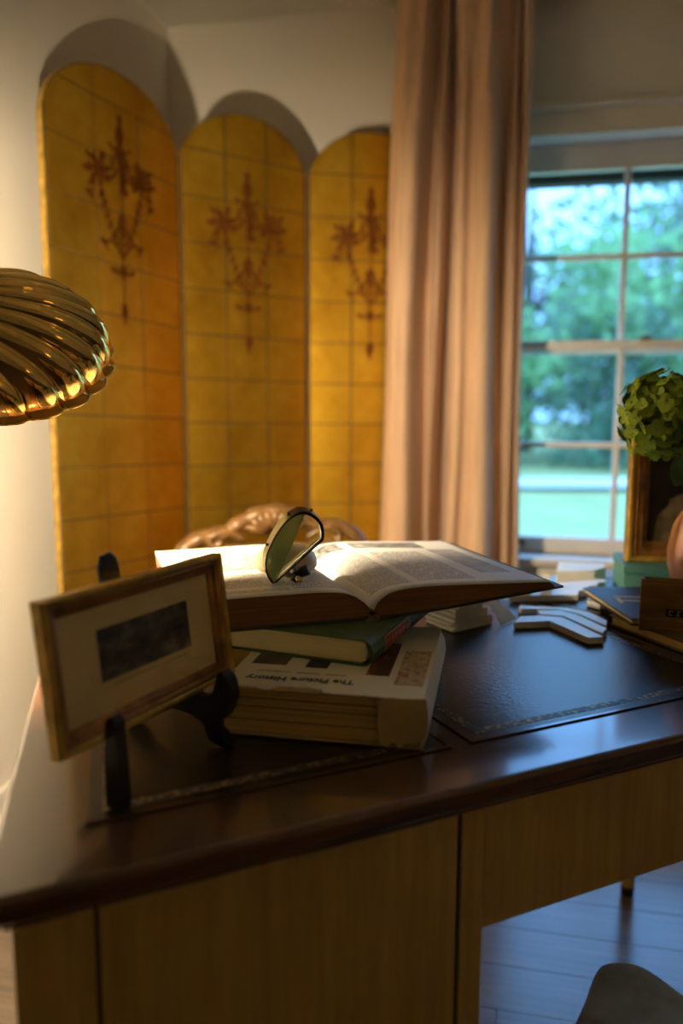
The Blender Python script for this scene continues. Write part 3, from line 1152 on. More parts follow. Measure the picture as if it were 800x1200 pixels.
# leaves sagging in the block: darker seams
for z in (.018, .034, .044):
    MB().box(-w / 2 + .005, w / 2 - .012, -d / 2 + .0032, -d / 2 + .0042, z, z + .0008).build('leaf_gap', M_groove, ph)
ROT180 = Matrix.Rotation(math.pi, 4, 'Z')
text_part('title_lettering', 'The Picture History', 0.0185, M_ink, jacket, Matrix.Translation((-.031, -.1075, t_ + .0012)) @ Matrix.Rotation(R(180 + 2), 4, 'Z') @ Matrix.Scale(0.86, 4, (1, 0, 0)), bold=0.00035)
scr = MB()
for x0_, x1_ in ((.020, -.004), (-.012, -.040), (-.048, -.088)):
    n_ = max(6, int(abs(x1_ - x0_) / .0022))
    scr.tube([(x0_ + (x1_ - x0_) * k / n_, -.0845 + .0022 * math.sin(k * 2.4) + .0008 * math.sin(k * 5.1), t_ + .0011) for k in range(n_ + 1)], .00035, 5)
scr.build('script_line', simple('grey_ink', (0.16, 0.13, 0.08), 0.7), jacket)
PICS = [((.042, -.075, .070, .055), mat_picture('cover_picture_amber', [(0.3, (0.02, 0.008, 0.006)), (0.5, (0.14, 0.035, 0.012)), (0.62, (0.42, 0.14, 0.03)), (0.75, (0.05, 0.02, 0.012))], 38, (1, .5, 1))),
        ((.0785, -.102, .112, .028), mat_picture('cover_picture_collage', [(0.3, (0.06, 0.02, 0.012)), (0.42, (0.36, 0.24, 0.09)), (0.55, (0.62, 0.50, 0.25)), (0.64, (0.30, 0.06, 0.03)), (0.8, (0.66, 0.58, 0.36))], 42)),
        ((-.104, -.060, -.060, -.02), mat_picture('cover_picture_dark', [(0.3, (0.02, 0.015, 0.01)), (0.7, (0.12, 0.08, 0.04))], 30)),
        ((-.035, -.062, -.008, -.02), MATS['black_ink'])]
for (x0, y0, x1, y1), m_ in PICS:
    MB().box(x0, x1, y0, y1, t_ + .0009, t_ + .0013).build('cover_picture', m_, jacket)

# ---- green book
gz = DZ + 0.0026 + t_ + 0.0014
gb = thing('green_book', 'green cloth book with a red spine label, between the open book and the white one', 'book', (-0.0095, 1.1173, gz), -22)
w, d, t_ = 0.215, 0.300, 0.034
MB().box(-w / 2 + .004, w / 2 - .012, -d / 2 + .004, d / 2 - .004, .0027, t_ - .0027, bev=0.001, seg=1).build('page_block', M_pg_cream, gb)
# rounded inner spine edge of the leaves
MB().prism([(w / 2 - .013, .0027), (w / 2 - .006, .006), (w / 2 - .003, t_ / 2), (w / 2 - .006, t_ - .006), (w / 2 - .013, t_ - .0027)], -d / 2 + .0042, d / 2 - .0042, M=MYX).build('page_block', M_pg_cream, gb)
MB().box(-w / 2, w / 2 - .008, -d / 2, d / 2, 0, .0026, bev=.0008, seg=1).build('back_board', M_green, gb)
MB().box(-w / 2, w / 2 - .008, -d / 2, d / 2, t_ - .0026, t_, bev=.0008, seg=1).build('front_board', M_green, gb)
sp_o = [(w / 2 - .0085, 0), (w / 2 - .003, .0008), (w / 2 + .003, .006), (w / 2 + .0055, t_ / 2), (w / 2 + .003, t_ - .006), (w / 2 - .003, t_ - .0008), (w / 2 - .0085, t_)]
sp_i = [(x - .0026, z) for x, z in sp_o[1:-1]]
gsp = MB().prism(sp_o + sp_i[::-1], -d / 2, d / 2, M=MYX).build('spine', M_green, gb)
# label wrapped on the spine
lb = MB()
lp = [(w / 2 + .0036, .0072), (w / 2 + .0060, t_ / 2), (w / 2 + .0036, t_ - .0072)]
lay = []


def label_pt(u, v, off=0.0004):
    z = .0072 + (t_ - .0144) * v
    k = (z - t_ / 2) / (t_ / 2 - .006)
    return Vector((w / 2 + .0056 - .0024 * k * k + off, -.105 + .105 * u, z))


lb.grid(label_pt, 4, 6)
lab = lb.build('spine_label', M_red, gsp, True)
lab['label'] = 'red leather label with gilt border'
br = MB()
for u0, u1, v0, v1 in ((0, 1, 0, .06), (0, 1, .94, 1), (0, .025, 0, 1), (.975, 1, 0, 1)):
    br.grid(lambda u, v: label_pt(u0 + (u1 - u0) * u, v0 + (v1 - v0) * v, .0007), 2, 6)
for k in range(6):
    uc = .12 + k * .152
    br.grid(lambda u, v: label_pt(uc - .035 + .02 * u, .32 + .36 * v, .0007), 1, 2)
    if k % 2 == 0:
        br.grid(lambda u, v: label_pt(uc - .035 + .075 * u, .60 + .08 * v, .0007), 1, 1)
    else:
        br.grid(lambda u, v: label_pt(uc + .02 + .02 * u, .32 + .36 * v, .0007), 1, 2)
br.build('gilt_border', M_giltink, lab)
gz2 = gz + t_ + 0.0005

# ---- open book
ob = thing('open_book', 'large open illustrated book lying on top of the stack of books', 'book', (0.041, 1.03, gz2 + 0.0005), 18)
OH = 0.36
M_dkgreen = simple('dark_green_cloth', (0.035, 0.055, 0.03), 0.6, var=.15, scale=40)
LT = catmull([(-.002, 0, .012), (-.012, 0, .024), (-.035, 0, .037), (-.07, 0, .042), (-.12, 0, .0425), (-.18, 0, .0415), (-.25, 0, .0400)], 6)
RT = catmull([(.002, 0, .012), (.010, 0, .024), (.028, 0, .034), (.055, 0, .0385), (.09, 0, .0395), (.16, 0, .0370), (.22, 0, .0340), (.272, 0, .0315)], 6)


def cross(points, y0, y1, name, mat, parent):
    return MB().prism([(p[0], p[1]) for p in points], -y1, -y0, M=MYX).build(name, mat, parent)


lpoly = [(p.x, p.z - .0004) for p in LT] + [(-.246, .0035), (-.004, .0035)]
rpoly = [(p.x, p.z - .0004) for p in RT] + [(.279, .0255), (.20, .0185), (.10, .0085), (.03, .0035), (.004, .0035)]
cross(lpoly, 0, OH, 'left_leaves', M_pg_brown, ob)
cross(rpoly, 0, OH, 'right_leaves', M_pg_brown, ob)


def page(pts, mat, name):
    m = MB()
    n_ = len(pts) - 1

    def fn(u, v):
        i = u * n_
        k = min(int(i), n_ - 1)
        p = pts[k].lerp(pts[k + 1], i - k)
        rip = 0.0007 * math.sin(5 * v + 8 * u) * min(1, u * 4)
        return Vector((p.x, -.0012 + (OH + .002) * v, p.z + rip + .0004))
    m.grid(fn, n_, 16, uv=True)
    o = m.build(name, mat, ob, True)
    s = o.modifiers.new('thick', 'SOLIDIFY')
    s.thickness = 0.0005
    s.offset = 1
    return o


PAPER = (0.80, 0.75, 0.63)
# u runs from gutter outwards on both pages
page(LT, mat_print('left_page_print', PAPER, [(.12, .60, .08, .36, 18), (.10, .42, .42, .9, 30), (.62, .95, .06, .10, 3), (.52, .62, .88, .93, 4)], [(.48, .92, .44, .80, 0.85)], sketches=[(.60, .95, .14, .36)]), 'left_page')
page(RT, mat_print('right_page_print', (0.74, 0.72, 0.66), [(.14, .50, .08, .76, 46), (.55, .74, .10, .70, 42)], [(.14, .44, .80, .96, 1.0), (.52, .82, .80, .96, 0.9), (.80, .93, .20, .76, 0.55)]), 'right_page')
MB().prism([(-.256, 0), (-.004, 0), (-.004, .003), (-.256, .003)], -(OH + .004), .004, M=MYX).build('left_cover', M_dkgreen, ob)
cvp = catmull([(.006, 0, .000), (.04, 0, .0015), (.10, 0, .0055), (.20, 0, .0155), (.290, 0, .0240)], 5)
rc = [(p.x, p.z) for p in cvp] + [(p.x, p.z + .003) for p in cvp[::-1]]
MB().prism(rc, -(OH + .004), .004, M=MYX).build('right_cover', M_dkgreen, ob)
ss = [(-.006, 0), (.008, 0), (.010, .004), (.003, .010), (-.003, .010), (-.008, .004)]
MB().prism(ss, -(OH - .002), .001, M=MYX).build('spine', M_black, ob)
fray = MB()
for k in range(6):
    fray.tube([(-.006 + k * .0026, -.003, .008 - .001 * (k % 3)), (-.008 + k * .003, -.009, .004 - .0015 * (k % 2)), (-.012 + k * .0035, -.007, -.001 + .001 * (k % 2))], .0006, 5)
fray.build('frayed_threads', simple('frayed_linen', (0.45, 0.33, 0.16), 0.9), ob)

# ================================================================== half-moon magnifier standing on the open book
mg_c = Vector((-0.0592, 1.06, 0.9285))
mg = thing('desk_magnifier', 'half-moon magnifying glass in a brass rim on a round cream stand', 'magnifier', (-0.075, 1.10, gz2 + 0.0455))
MB0 = Vector((-0.075, 1.10, gz2 + 0.0455))
nn = Vector((0.30, -0.90, -0.327)).normalized()
e1 = Vector((0.737, 0.0, 0.676))
e1 = (e1 - nn * e1.dot(nn)).normalized()
e2 = nn.cross(e1)
if e2.z < 0:
    e2 = -e2
ML = Matrix(((e1.x, e2.x, nn.x, mg_c.x - MB0.x), (e1.y, e2.y, nn.y, mg_c.y - MB0.y), (e1.z, e2.z, nn.z, mg_c.z - MB0.z), (0, 0, 0, 1)))
DPX = catmull([(-40.5, 0, 0), (-39, 9, 0), (-33, 21, 0), (-20, 33, 0), (0, 42, 0), (18, 47, 0), (33, 48, 0), (45, 45, 0), (52, 38, 0), (55, 27, 0), (53, 15, 0), (46, 5, 0), (40.5, 0, 0)], 4)


def dshape(k=1.0):
    return [(p.x * 0.001136, p.y * 0.001136 / 0.9) for p in DPX][::-1]


def dinner(k):
    cx_, cy_ = 0.006, 0.028
    return [(cx_ + (x - cx_) * k, cy_ + (y - cy_) * k) for x, y in dshape()]


def band(o_, i_, z0, z1):
    m = MB()
    b = m.bm
    n = len(o_)
    L = [[b.verts.new((x, y, z)) for x, y in c] for c, z in ((o_, z0), (o_, z1), (i_, z1), (i_, z0))]
    for i in range(n):
        j = (i + 1) % n
        for a in range(4):
            c = (a + 1) % 4
            b.faces.new((L[a][i], L[a][j], L[c][j], L[c][i]))
    bmesh.ops.recalc_face_normals(b, faces=b.faces[:])
    return m


outer, inner = dshape(1.0), dinner(.94)
rim = band(outer, inner, -.011, .0035).build('rim', M_oldbrass, mg)
rim.matrix_local = ML
lip = band(outer, dinner(.925), .0035, .0048).build('front_lip', M_darkmetal, rim)
tl = NT('magnifier_glass')
tl.P(col=(0.93, 0.97, 0.90), rough=0.02, trans=1.0, ior=1.45)
lens = MB().prism(dinner(.935), -.0045, .0005, bev=0.0006, seg=1).build('lens', tl.m, rim)
tl2 = NT('green_reflection_glass')
tl2.P(col=(0.52, 0.70, 0.34), rough=0.10, trans=0.55, ior=1.45)
gp = dinner(.92)
# green reflection along the left of the curve, put in as tinted glass
cut = clip_half(gp, (0.46, -0.89), -0.0175)
if len(cut) > 2:
    bevel = MB().prism(cut, .0008, .0026, bev=0.0005, seg=1).build('green_reflection', tl2.m, rim)
    bevel['label'] = 'green reflection in the glass, made as a tinted strip'
# screws on the rim
sc_ = MB()
for i in (14, 24, 34):
    x, y = outer[i]
    sc_.tube([(x, y, -.005), (x * 1.04, y * 1.04, -.005)], .0022, 8)
sc_.build('rim_screw', M_oldbrass, rim, True)
# cream round stand: a rounded ring standing behind the lens
M_bone = simple('cream_bone', (0.72, 0.56, 0.33), 0.4, var=.08, scale=25)
MB().lathe([(0, 0), (.042, 0), (.0455, .004), (.0455, .012), (.042, .021), (.034, .030), (.024, .035), (.012, .0375), (0, .038)], 40,
           M=Matrix.Translation((-.006, .046, .000))).build('stand', M_bone, mg, True)
bk_ = MB()
BO = Vector((.000, -.028, .000))
bk_.tube([BO + Vector(p) for p in [(.004, .044, .016), (.010, .004, .010), (.016, -.008, .008), (.022, -.006, .012)]], [.006, .006, .006, .005], 10)
bk_.tube([BO + Vector((.020, -.010, .012)), BO + Vector((.030, -.014, .016))], [.008, .007], 12)
bk_.tube([BO + Vector((.010, -.012, .004)), BO + Vector((.016, -.018, .003))], .0050, 10)
bk_.build('hinge_bracket', M_darkmetal, mg, True)
kb = bmesh.new()
bmesh.ops.create_uvsphere(kb, u_segments=14, v_segments=10, radius=.0052)
for v in kb.verts:
    v.co += BO + Vector((.018, -.020, .004))
me = bpy.data.meshes.new('knob')
kb.to_mesh(me)
kb.free()
me.materials.append(M_brass)
ko = bpy.data.objects.new('knob', me)
COL.objects.link(ko)
ko.parent = mg

# ================================================================== small framed print on its easel
FA = 62.5
fu = Vector((math.cos(R(FA)), math.sin(R(FA)), 0))
fnrm = Vector((math.sin(R(FA)), -math.cos(R(FA)), 0))
BL = Vector((-0.25, 0.68, 0.818))
FW, FH, FD = 0.270, 0.148, 0.015
pf = thing('framed_print', 'small landscape engraving in a dark gilt frame, tilted on a black easel', 'picture', BL, FA, rx=-7)


def moulding_frame(W, H, prof, name, mat, parent):
    """prof: list of (inset, y) across the moulding, local frame plane x-z, front is -y"""
    m = MB()
    b = m.bm
    rings = []
    for ins, y in prof:
        rings.append([b.verts.new(p) for p in ((ins, y, ins), (W - ins, y, ins), (W - ins, y, H - ins), (ins, y, H - ins))])
    for r0, r1 in zip(rings, rings[1:] + rings[:1]):
        for i in range(4):
            j = (i + 1) % 4
            b.faces.new((r0[i], r0[j], r1[j], r1[i]))
    bmesh.ops.recalc_face_normals(b, faces=b.faces[:])
    return m.build(name, mat, parent)


moulding_frame(FW, FH, [(0, FD), (0, .003), (.0015, .0), (.005, 0), (.007, .002), (.007, FD)], 'outer_moulding', M_gilt, pf)
moulding_frame(FW, FH, [(.007, FD), (.007, .0035), (.010, .0015), (.014, .0035), (.015, .007), (.019, .0085), (.021, .010), (.021, FD)], 'inner_moulding', M_giltdark, pf)
MB().box(.018, FW - .018, .0115, .0125, .018, FH - .018).build('mat_board', simple('cream_mat_board', (0.80, 0.60, 0.24), 0.8, var=.04), pf)
MB().box(.004, FW - .004, .0126, .0148, .004, FH - .004).build('backing', simple('brown_backing', (0.2, 0.13, 0.07), 0.8), pf)


def mat_engraving():
    t = NT('engraved_landscape')
    v = t.coords('Object', (1, 1, 1.6))
    f = t.noise(v, 38, 6, 0.62)
    sep = t.n('ShaderNodeSeparateXYZ')
    tc = t.n('ShaderNodeTexCoord')
    t.l(tc.outputs['Object'], sep.inputs[0])
    # darker tree mass upper left, lighter sky right
    gx = t.math('MULTIPLY', t.math('SUBTRACT', 0.17, sep.outputs[0]), 2.2)
    h = t.math('SUBTRACT', f, t.math('MULTIPLY', gx, 0.35))
    t.P(col=t.ramp(h, [(0.34, (0.015, 0.013, 0.010)), (0.5, (0.09, 0.075, 0.045)), (0.7, (0.26, 0.215, 0.12))]), rough=0.8)
    return t.m


eng = MB().box(.070, .208, .0108, .0114, .052, .104).build('engraving', mat_engraving(), pf)
MB().box(.085, .150, .0109, .0114, .045, .0462).build('caption_line', simple('faint_pencil', (0.40, 0.33, 0.18), 0.8), pf)
MB().box(.160, .200, .0109, .0114, .045, .0460).build('caption_line', MATS['faint_pencil'], pf)
tgz_m = thin_glass('picture_glass', (1, 1, 1), 0.03)
MB().box(.0205, FW - .0205, .0092, .0102, .0205, FH - .0205).build('glazing', tgz_m, pf)

# easel: two scrolled side brackets, a cross bar and a rear post
ez = thing('display_easel', 'black lacquered easel with scrolled feet holding the small engraving', 'easel', (BL.x, BL.y, DZ + 0.0024), FA)
# local: x along the frame, -y towards the viewer side of the frame, z up
hz_ = BL.z - DZ - 0.0024
br_prof = catmull([(-.030, hz_ + .030, 0), (-.038, hz_ + .026, 0), (-.046, hz_ + .006, 0), (-.036, hz_ - .020, 0), (-.020, hz_ - .034, 0), (-.024, .018, 0), (-.038, .004, 0), (-.034, .0, 0), (-.014, .004, 0), (-.008, .018, 0),
                   (-.002, .026, 0), (.030, .032, 0), (.060, .026, 0), (.085, .006, 0), (.100, .0, 0), (.106, .008, 0), (.092, .026, 0), (.060, .046, 0), (.030, hz_ - .010, 0), (.018, hz_ - .002, 0), (-.010, hz_ - .003, 0), (-.022, hz_ + .006, 0), (-.024, hz_ + .022, 0)], 4, True)
MXY = Matrix(((0, 0, 1, 0), (1, 0, 0, 0), (0, 1, 0, 0), (0, 0, 0, 1)))
post = [(-.006, 0), (-.030, 0), (-.032, .006), (-.026, .03), (-.026, hz_ + .028), (-.022, hz_ + .036), (-.014, hz_ + .030), (-.014, hz_ - .003), (.02, hz_ - .004), (.07, hz_ - .022), (.10, .0), (.112, .0), (.085, hz_ - .006), (.07, hz_ + .002), (.0, hz_ - .018), (-.006, .04)]
MB().prism([(p.x, p.y) for p in br_prof], .196, .212, M=MXY, bev=0.0015).build('scroll_bracket', M_black, ez)
post_poly = [(-.014, 0), (-.034, 0), (-.034, .006), (-.030, hz_ + .030), (-.024, hz_ + .036), (-.016, hz_ + .030), (-.014, hz_ - .004)]
MB().prism(post_poly, .036, .050, M=MXY, bev=0.0015).build('front_post', M_black, ez)
MB().tube([(.049, .035, hz_ - .013), (.197, .035, hz_ - .016)], .005, 10).build('cross_bar', M_black, ez, True)
rear = MB()
rear.prism([(-.011, .045), (.011, .045), (.0145, hz_ + .148), (.012, hz_ + .160), (.004, hz_ + .167), (-.008, hz_ + .165), (-.014, hz_ + .152)], -.003, .003, M=Matrix.Translation((.135, .036, 0)) @ Matrix.Rotation(R(-9), 4, 'X') @ MYX, bev=0.001)
rear.build('rear_post', M_black, ez)

# ================================================================== white enamelled pieces scattered on the desk
ZT = DZ + 0.0025


def slab(poly, z0, z1, name, label, cat, group=None, mat=None):
    cx = sum(p[0] for p in poly) / len(poly)
    cy = sum(p[1] for p in poly) / len(poly)
    o = MB().prism([(x - cx, y - cy) for x, y in poly], 0, z1 - z0, bev=0.0012, seg=2).build(name, mat or M_white)
    o.location = (cx, cy, z0)
    return tag(o, label, cat, group)


G_ = 'white stepped wooden pieces on the desk'
slab([(0.292, 1.312), (0.357, 1.325), (0.392, 1.225), (0.419, 1.23), (0.386, 1.349), (0.348, 1.360), (0.313, 1.354)], ZT, ZT + .011, 'wooden_piece', 'frontmost white angled wooden piece with a bent arm on the leather', 'wooden piece', G_)
slab([(0.390, 1.356), (0.423, 1.250), (0.440, 1.279), (0.416, 1.366), (0.392, 1.396), (0.351, 1.392), (0.350, 1.369)], ZT, ZT + .011, 'wooden_piece', 'white angled wooden piece directly behind the frontmost one', 'wooden piece', G_)
slab([(0.421, 1.370), (0.443, 1.295), (0.456, 1.326), (0.444, 1.379), (0.413, 1.412), (0.326, 1.429), (0.325, 1.404), (0.393, 1.403)], ZT, ZT + .011, 'wooden_piece', 'third white angled wooden piece, beside the navy book', 'wooden piece', G_)
slab([(0.323, 1.495), (0.457, 1.503), (0.468, 1.538), (0.488, 1.545), (0.499, 1.578), (0.521, 1.585), (0.531, 1.614), (0.549, 1.621), (0.556, 1.640), (0.540, 1.650), (0.453, 1.610), (0.398, 1.580)], ZT, ZT + .013, 'wooden_piece', 'long white wooden piece with a staircase edge behind the open book', 'wooden piece', G_)
slab([(0.462, 1.462), (0.480, 1.440), (0.575, 1.492), (0.552, 1.540), (0.520, 1.548), (0.478, 1.500)], ZT, ZT + .012, 'wooden_piece', 'flat white wooden piece between the staircase piece and the navy book', 'wooden piece', G_)
slab([(0.455, 1.652), (0.540, 1.665), (0.575, 1.700), (0.585, 1.735), (0.485, 1.748)], ZT, ZT + .028, 'wooden_block', 'thick white block at the back of the desk below the window sill', 'block')
slab([(0.322, 1.522), (0.380, 1.546), (0.366, 1.500), (0.335, 1.500)], ZT + .0133, ZT + .0173, 'white_sheet', 'thin white sheet lying on the staircase piece beside the open book', 'sheet')
# upright white card
uc_ = MB().prism([(0, 0), (.024, 0), (.018, .032), (.006, .034)], -.0015, .0015, M=Matrix.Rotation(R(-12), 4, 'X') @ MYX, bev=.0005).build('white_card', M_white)
uc_.location = (0.392, 1.535, ZT + .0135)
tag(uc_, 'small upright white card standing on the staircase piece', 'card')
# fanned stack at the left of them
rs = random.Random(21)
HY = R(38)
names = ['bottom', 'second from the bottom', 'third from the bottom', 'fourth from the bottom', 'fifth from the bottom', 'fourth from the top', 'third from the top', 'second from the top', 'topmost']
for k in range(9):
    z0 = ZT + k * 0.0054
    L0 = -0.005 + 0.006 * math.sin(k * 2.1) + (0.006 if k > 3 else 0)
    R0 = 0.094 - 0.0042 * k + 0.004 * ((k * 7) % 3)
    dep = 0.075
    e = [(L0, -.003 * (k % 2))]
    n_ = 5
    for i in range(1, n_):
        e.append((L0 + (R0 - L0) * i / n_, -.0035 * ((i + k) % 2)))
    e.append((R0, 0))
    for i in range(1, 6):
        e.append((R0 - (.005 if i % 2 else 0) - .003 * i, dep * i / 6))
    e += [(R0 - .03, dep), (L0 + .01, dep)]
    c_, s_ = math.cos(HY), math.sin(HY)
    poly = [(0.190 + c_ * a - s_ * b, 1.290 + s_ * a + c_ * b) for a, b in e]
    slab(poly, z0, z0 + .0050, 'wooden_tile', '%s white notched tile in the fanned stack under the open book' % names[k], 'tile', 'stack of white notched tiles under the open book')
cb0, cb1, ct0 = Vector((0.272, 1.325, ZT + .0008)), Vector((0.312, 1.374, ZT + .0008)), Vector((0.250, 1.366, ZT + .0535))
ca = (cb1 - cb0)
cn = ca.cross(ct0 - cb0).normalized()
cax = ca.normalized()
cay = cn.cross(cax)
tx_, ty_ = (ct0 - cb0).dot(cax), (ct0 - cb0).dot(cay)
edge_ = []
for k in range(13):
    f_ = 1 - k / 12
    edge_.append((tx_ * f_ + (.0035 if k % 2 else 0.0), ty_ * f_))
lean = MB().prism([(0, 0), (ca.length, 0), (tx_ + .006, ty_)] + edge_[:-1], -.0008, .0008).build('white_card', M_white)
lean.matrix_world = Matrix(((cax.x, cay.x, cn.x, cb0.x), (cax.y, cay.y, cn.y, cb0.y), (cax.z, cay.z, cn.z, cb0.z), (0, 0, 0, 1)))
tag(lean, 'white serrated card leaning against the stack of notched tiles', 'card')

# ================================================================== books, box, picture and flowers at the right
def book(name, label, loc, rz, w, d, t_, cov, pg, spine_side='x-', bd=.0025, cat='book'):
    """origin at the front-left bottom corner, x right, y back"""
    b = thing(name, label, cat, loc, rz)
    MB().box(.004, w - .004, .004, d - .004, bd, t_ - bd, bev=.001, seg=1).build('page_block', pg, b)
    MB().box(0, w, 0, d, 0, bd, bev=.0008, seg=1).build('back_board', cov, b)
    MB().box(0, w, 0, d, t_ - bd, t_, bev=.0008, seg=1).build('front_board', cov, b)
    if spine_side == 'y-':
        s = MB().box(0, w, -.004, .0038, .0003, t_ - .0003, bev=.0018, seg=2).build('spine', cov, b)
    else:
        s = MB().box(w - .0038, w + .004, 0, d, .0003, t_ - .0003, bev=.0018, seg=2).build('spine', cov, b)
    return b, s


M_brownbook = simple('brown_calf', (0.16, 0.085, 0.03), 0.45, var=.3, scale=18, stretch=(1, 1, 3))
M_navy = simple('navy_cloth', (0.016, 0.024, 0.06), 0.5, var=.2, scale=30)
M_tan = simple('golden_brown_leather', (0.26, 0.13, 0.03), 0.42, var=.4, scale=9, stretch=(1, 1, 5))
BA = 21
yb = Vector((-math.sin(R(BA)), math.cos(R(BA)), 0))
lc = Vector((0.462, 1.340, DZ + .0025)) - yb * 0.26
book('brown_book', 'worn brown book lying flat under the navy one at the right', lc, BA, 0.27, 0.26, 0.018, M_brownbook, M_pg_yellow)
nb, ns = book('navy_book', 'thin navy blue book lying on the worn brown book', (0.474, 1.268, DZ + .0025 + .0184), 3, 0.21, 0.225, 0.012, M_navy, M_pg_cream)
text_part('cover_lettering', 'TI', 0.085, M_paper, nb, Matrix.Translation((.060, .125, .0122)) @ Matrix.Rotation(R(80), 4, 'Z') @ Matrix.Scale(0.8, 4, (1, 0, 0)), extrude=.0001)
tv = thing('upright_book', 'golden-brown leather book standing on its long edge before the vase', 'book', (0.481, 1.243, DZ + .0025 + .0184), -20)
UW, UD, UH = 0.21, 0.022, 0.084
MB().box(.004, UW - .004, .0025, UD - .0025, .001, UH - .004, bev=.0008, seg=1).build('page_block', M_pg_brown, tv)
ts = MB().box(0, UW, 0, .0025, 0, UH, bev=.0008, seg=1).build('front_board', M_tan, tv)
MB().box(0, UW, UD - .0025, UD, 0, UH, bev=.0008, seg=1).build('back_board', M_tan, tv)
MB().box(-.003, .0035, 0, UD, 0, UH, bev=.0012, seg=2).build('spine', M_tan, tv)
MB().box(.036, .097, -.0008, 0, .026, .038).build('cover_label', M_black, ts)
sq = MB()
for k in range(5):
    x = .040 + .011 * k
    sq.box(x, x + .006, -.0012, -.0008, .0285, .030)
    sq.box(x + .002 * (k % 2), x + .0015 + .002 * (k % 2), -.0012, -.0008, .0285, .0355)
    sq.box(x + .001, x + .007, -.0012, -.0008, .0345, .036)
sq.build('gilt_tooling', M_giltink, ts)
for z in (.006, .019, .0205, .078):
    MB().box(.001, UW - .001, -.0006, 0, z, z + .0011).build('cover_rule', M_giltdark, ts)

# teal box carrying the gilt picture
M_teal = simple('teal_linen', (0.10, 0.30, 0.27), 0.55, var=.08, scale=40, bump=.08, bscale=400)
bxo = thing('linen_box', 'teal linen-covered box carrying the gilt-framed painting', 'box', (0.560, 1.552, DZ + .0025), -12)
MB().box(0, .26, 0, .15, 0, .044, bev=.002).build('box_base', M_teal, bxo)
MB().box(-.002, .262, -.002, .152, .0445, .0605, bev=.002).build('box_lid', M_teal, bxo)

gf = thing('gilt_framed_painting', 'dark portrait painting in a heavy gilt frame standing on the teal box', 'picture', (0.578, 1.590, DZ + .0025 + .0608), -9)
GW, GH = 0.26, 0.252
moulding_frame(GW, GH, [(0, .034), (0, .004), (.003, .0), (.009, 0), (.012, .004), (.012, .034)], 'outer_moulding', M_gilt, gf)
moulding_frame(GW, GH, [(.012, .034), (.012, .006), (.017, .003), (.024, .008), (.030, .007), (.036, .015), (.041, .018), (.041, .034)], 'inner_moulding', M_giltdark, gf)


def mat_painting():
    t = NT('dark_oil_painting')
    tc = t.n('ShaderNodeTexCoord')
    sep = t.n('ShaderNodeSeparateXYZ')
    t.l(tc.outputs['Object'], sep.inputs[0])
    x, z = sep.outputs[0], sep.outputs[2]
    nz = t.noise(tc.outputs['Object'], 22, 4)
    k = t.math('ADD', t.math('POWER', t.math('DIVIDE', t.math('SUBTRACT', x, 0.115), 0.055), 2.0), t.math('POWER', t.math('DIVIDE', t.math('SUBTRACT', z, 0.055), 0.085), 2.0))
    k = t.math('ADD', k, t.math('MULTIPLY', t.math('SUBTRACT', nz, 0.5), 1.2))
    m = t.math('LESS_THAN', k, 1.0)
    t.P(col=t.mix(m, (0.010, 0.008, 0.007), t.ramp(nz, [(0.35, (0.08, 0.06, 0.03)), (0.65, (0.36, 0.28, 0.15))])), rough=0.3)
    return t.m


MB().box(.040, GW - .040, .020, .024, .040, GH - .040).build('canvas', mat_painting(), gf)
MB().box(.008, GW - .008, .0345, .039, .008, GH - .008).build('backing', MATS['brown_backing'], gf)

# vase and hydrangea
vz = DZ + .0025 + .0184 + .0124
vase = thing('copper_vase', 'rounded pinkish copper vase at the right edge of the picture', 'vase', (0.628, 1.372, vz))
pv = [(0, 0), (.028, 0), (.030, .003), (.042, .018), (.052, .042), (.053, .060), (.046, .085), (.030, .105), (.024, .118), (.027, .130), (.031, .134), (.029, .135), (.024, .130), (.021, .118), (.027, .104), (.042, .084), (.049, .06), (.048, .043), (.038, .02), (.0, .006)]
MB().lathe([(r_ * 1.04, z_ * 1.62) for r_, z_ in pv], 48).build('vase_body', simple('pink_copper_glaze', (0.55, 0.30, 0.24), 0.22, 0.35, var=.12, scale=14), vase, True)

hy = thing('hydrangea', 'lime green hydrangea head leaning out of the vase towards the window', 'flower', (0.628, 1.372, vz + .012))
HB = Vector((0.628, 1.372, vz + .012))
hc = Vector((0.506, 1.272, 1.124)) - HB


def mat_petal():
    t = NT('hydrangea_petal')
    v = t.coords('Object')
    oi = t.n('ShaderNodeObjectInfo')
    f = t.noise(v, 60, 3)
    h = t.math('ADD', t.math('MULTIPLY', f, .5), t.math('MULTIPLY', oi.outputs['Random'], .5))
    c = t.ramp(h, [(0.25, (0.20, 0.34, 0.012)), (0.6, (0.40, 0.58, 0.03)), (0.85, (0.58, 0.70, 0.09))])
    t.P(col=c, rough=0.6, sub=0.0)
    return t.m


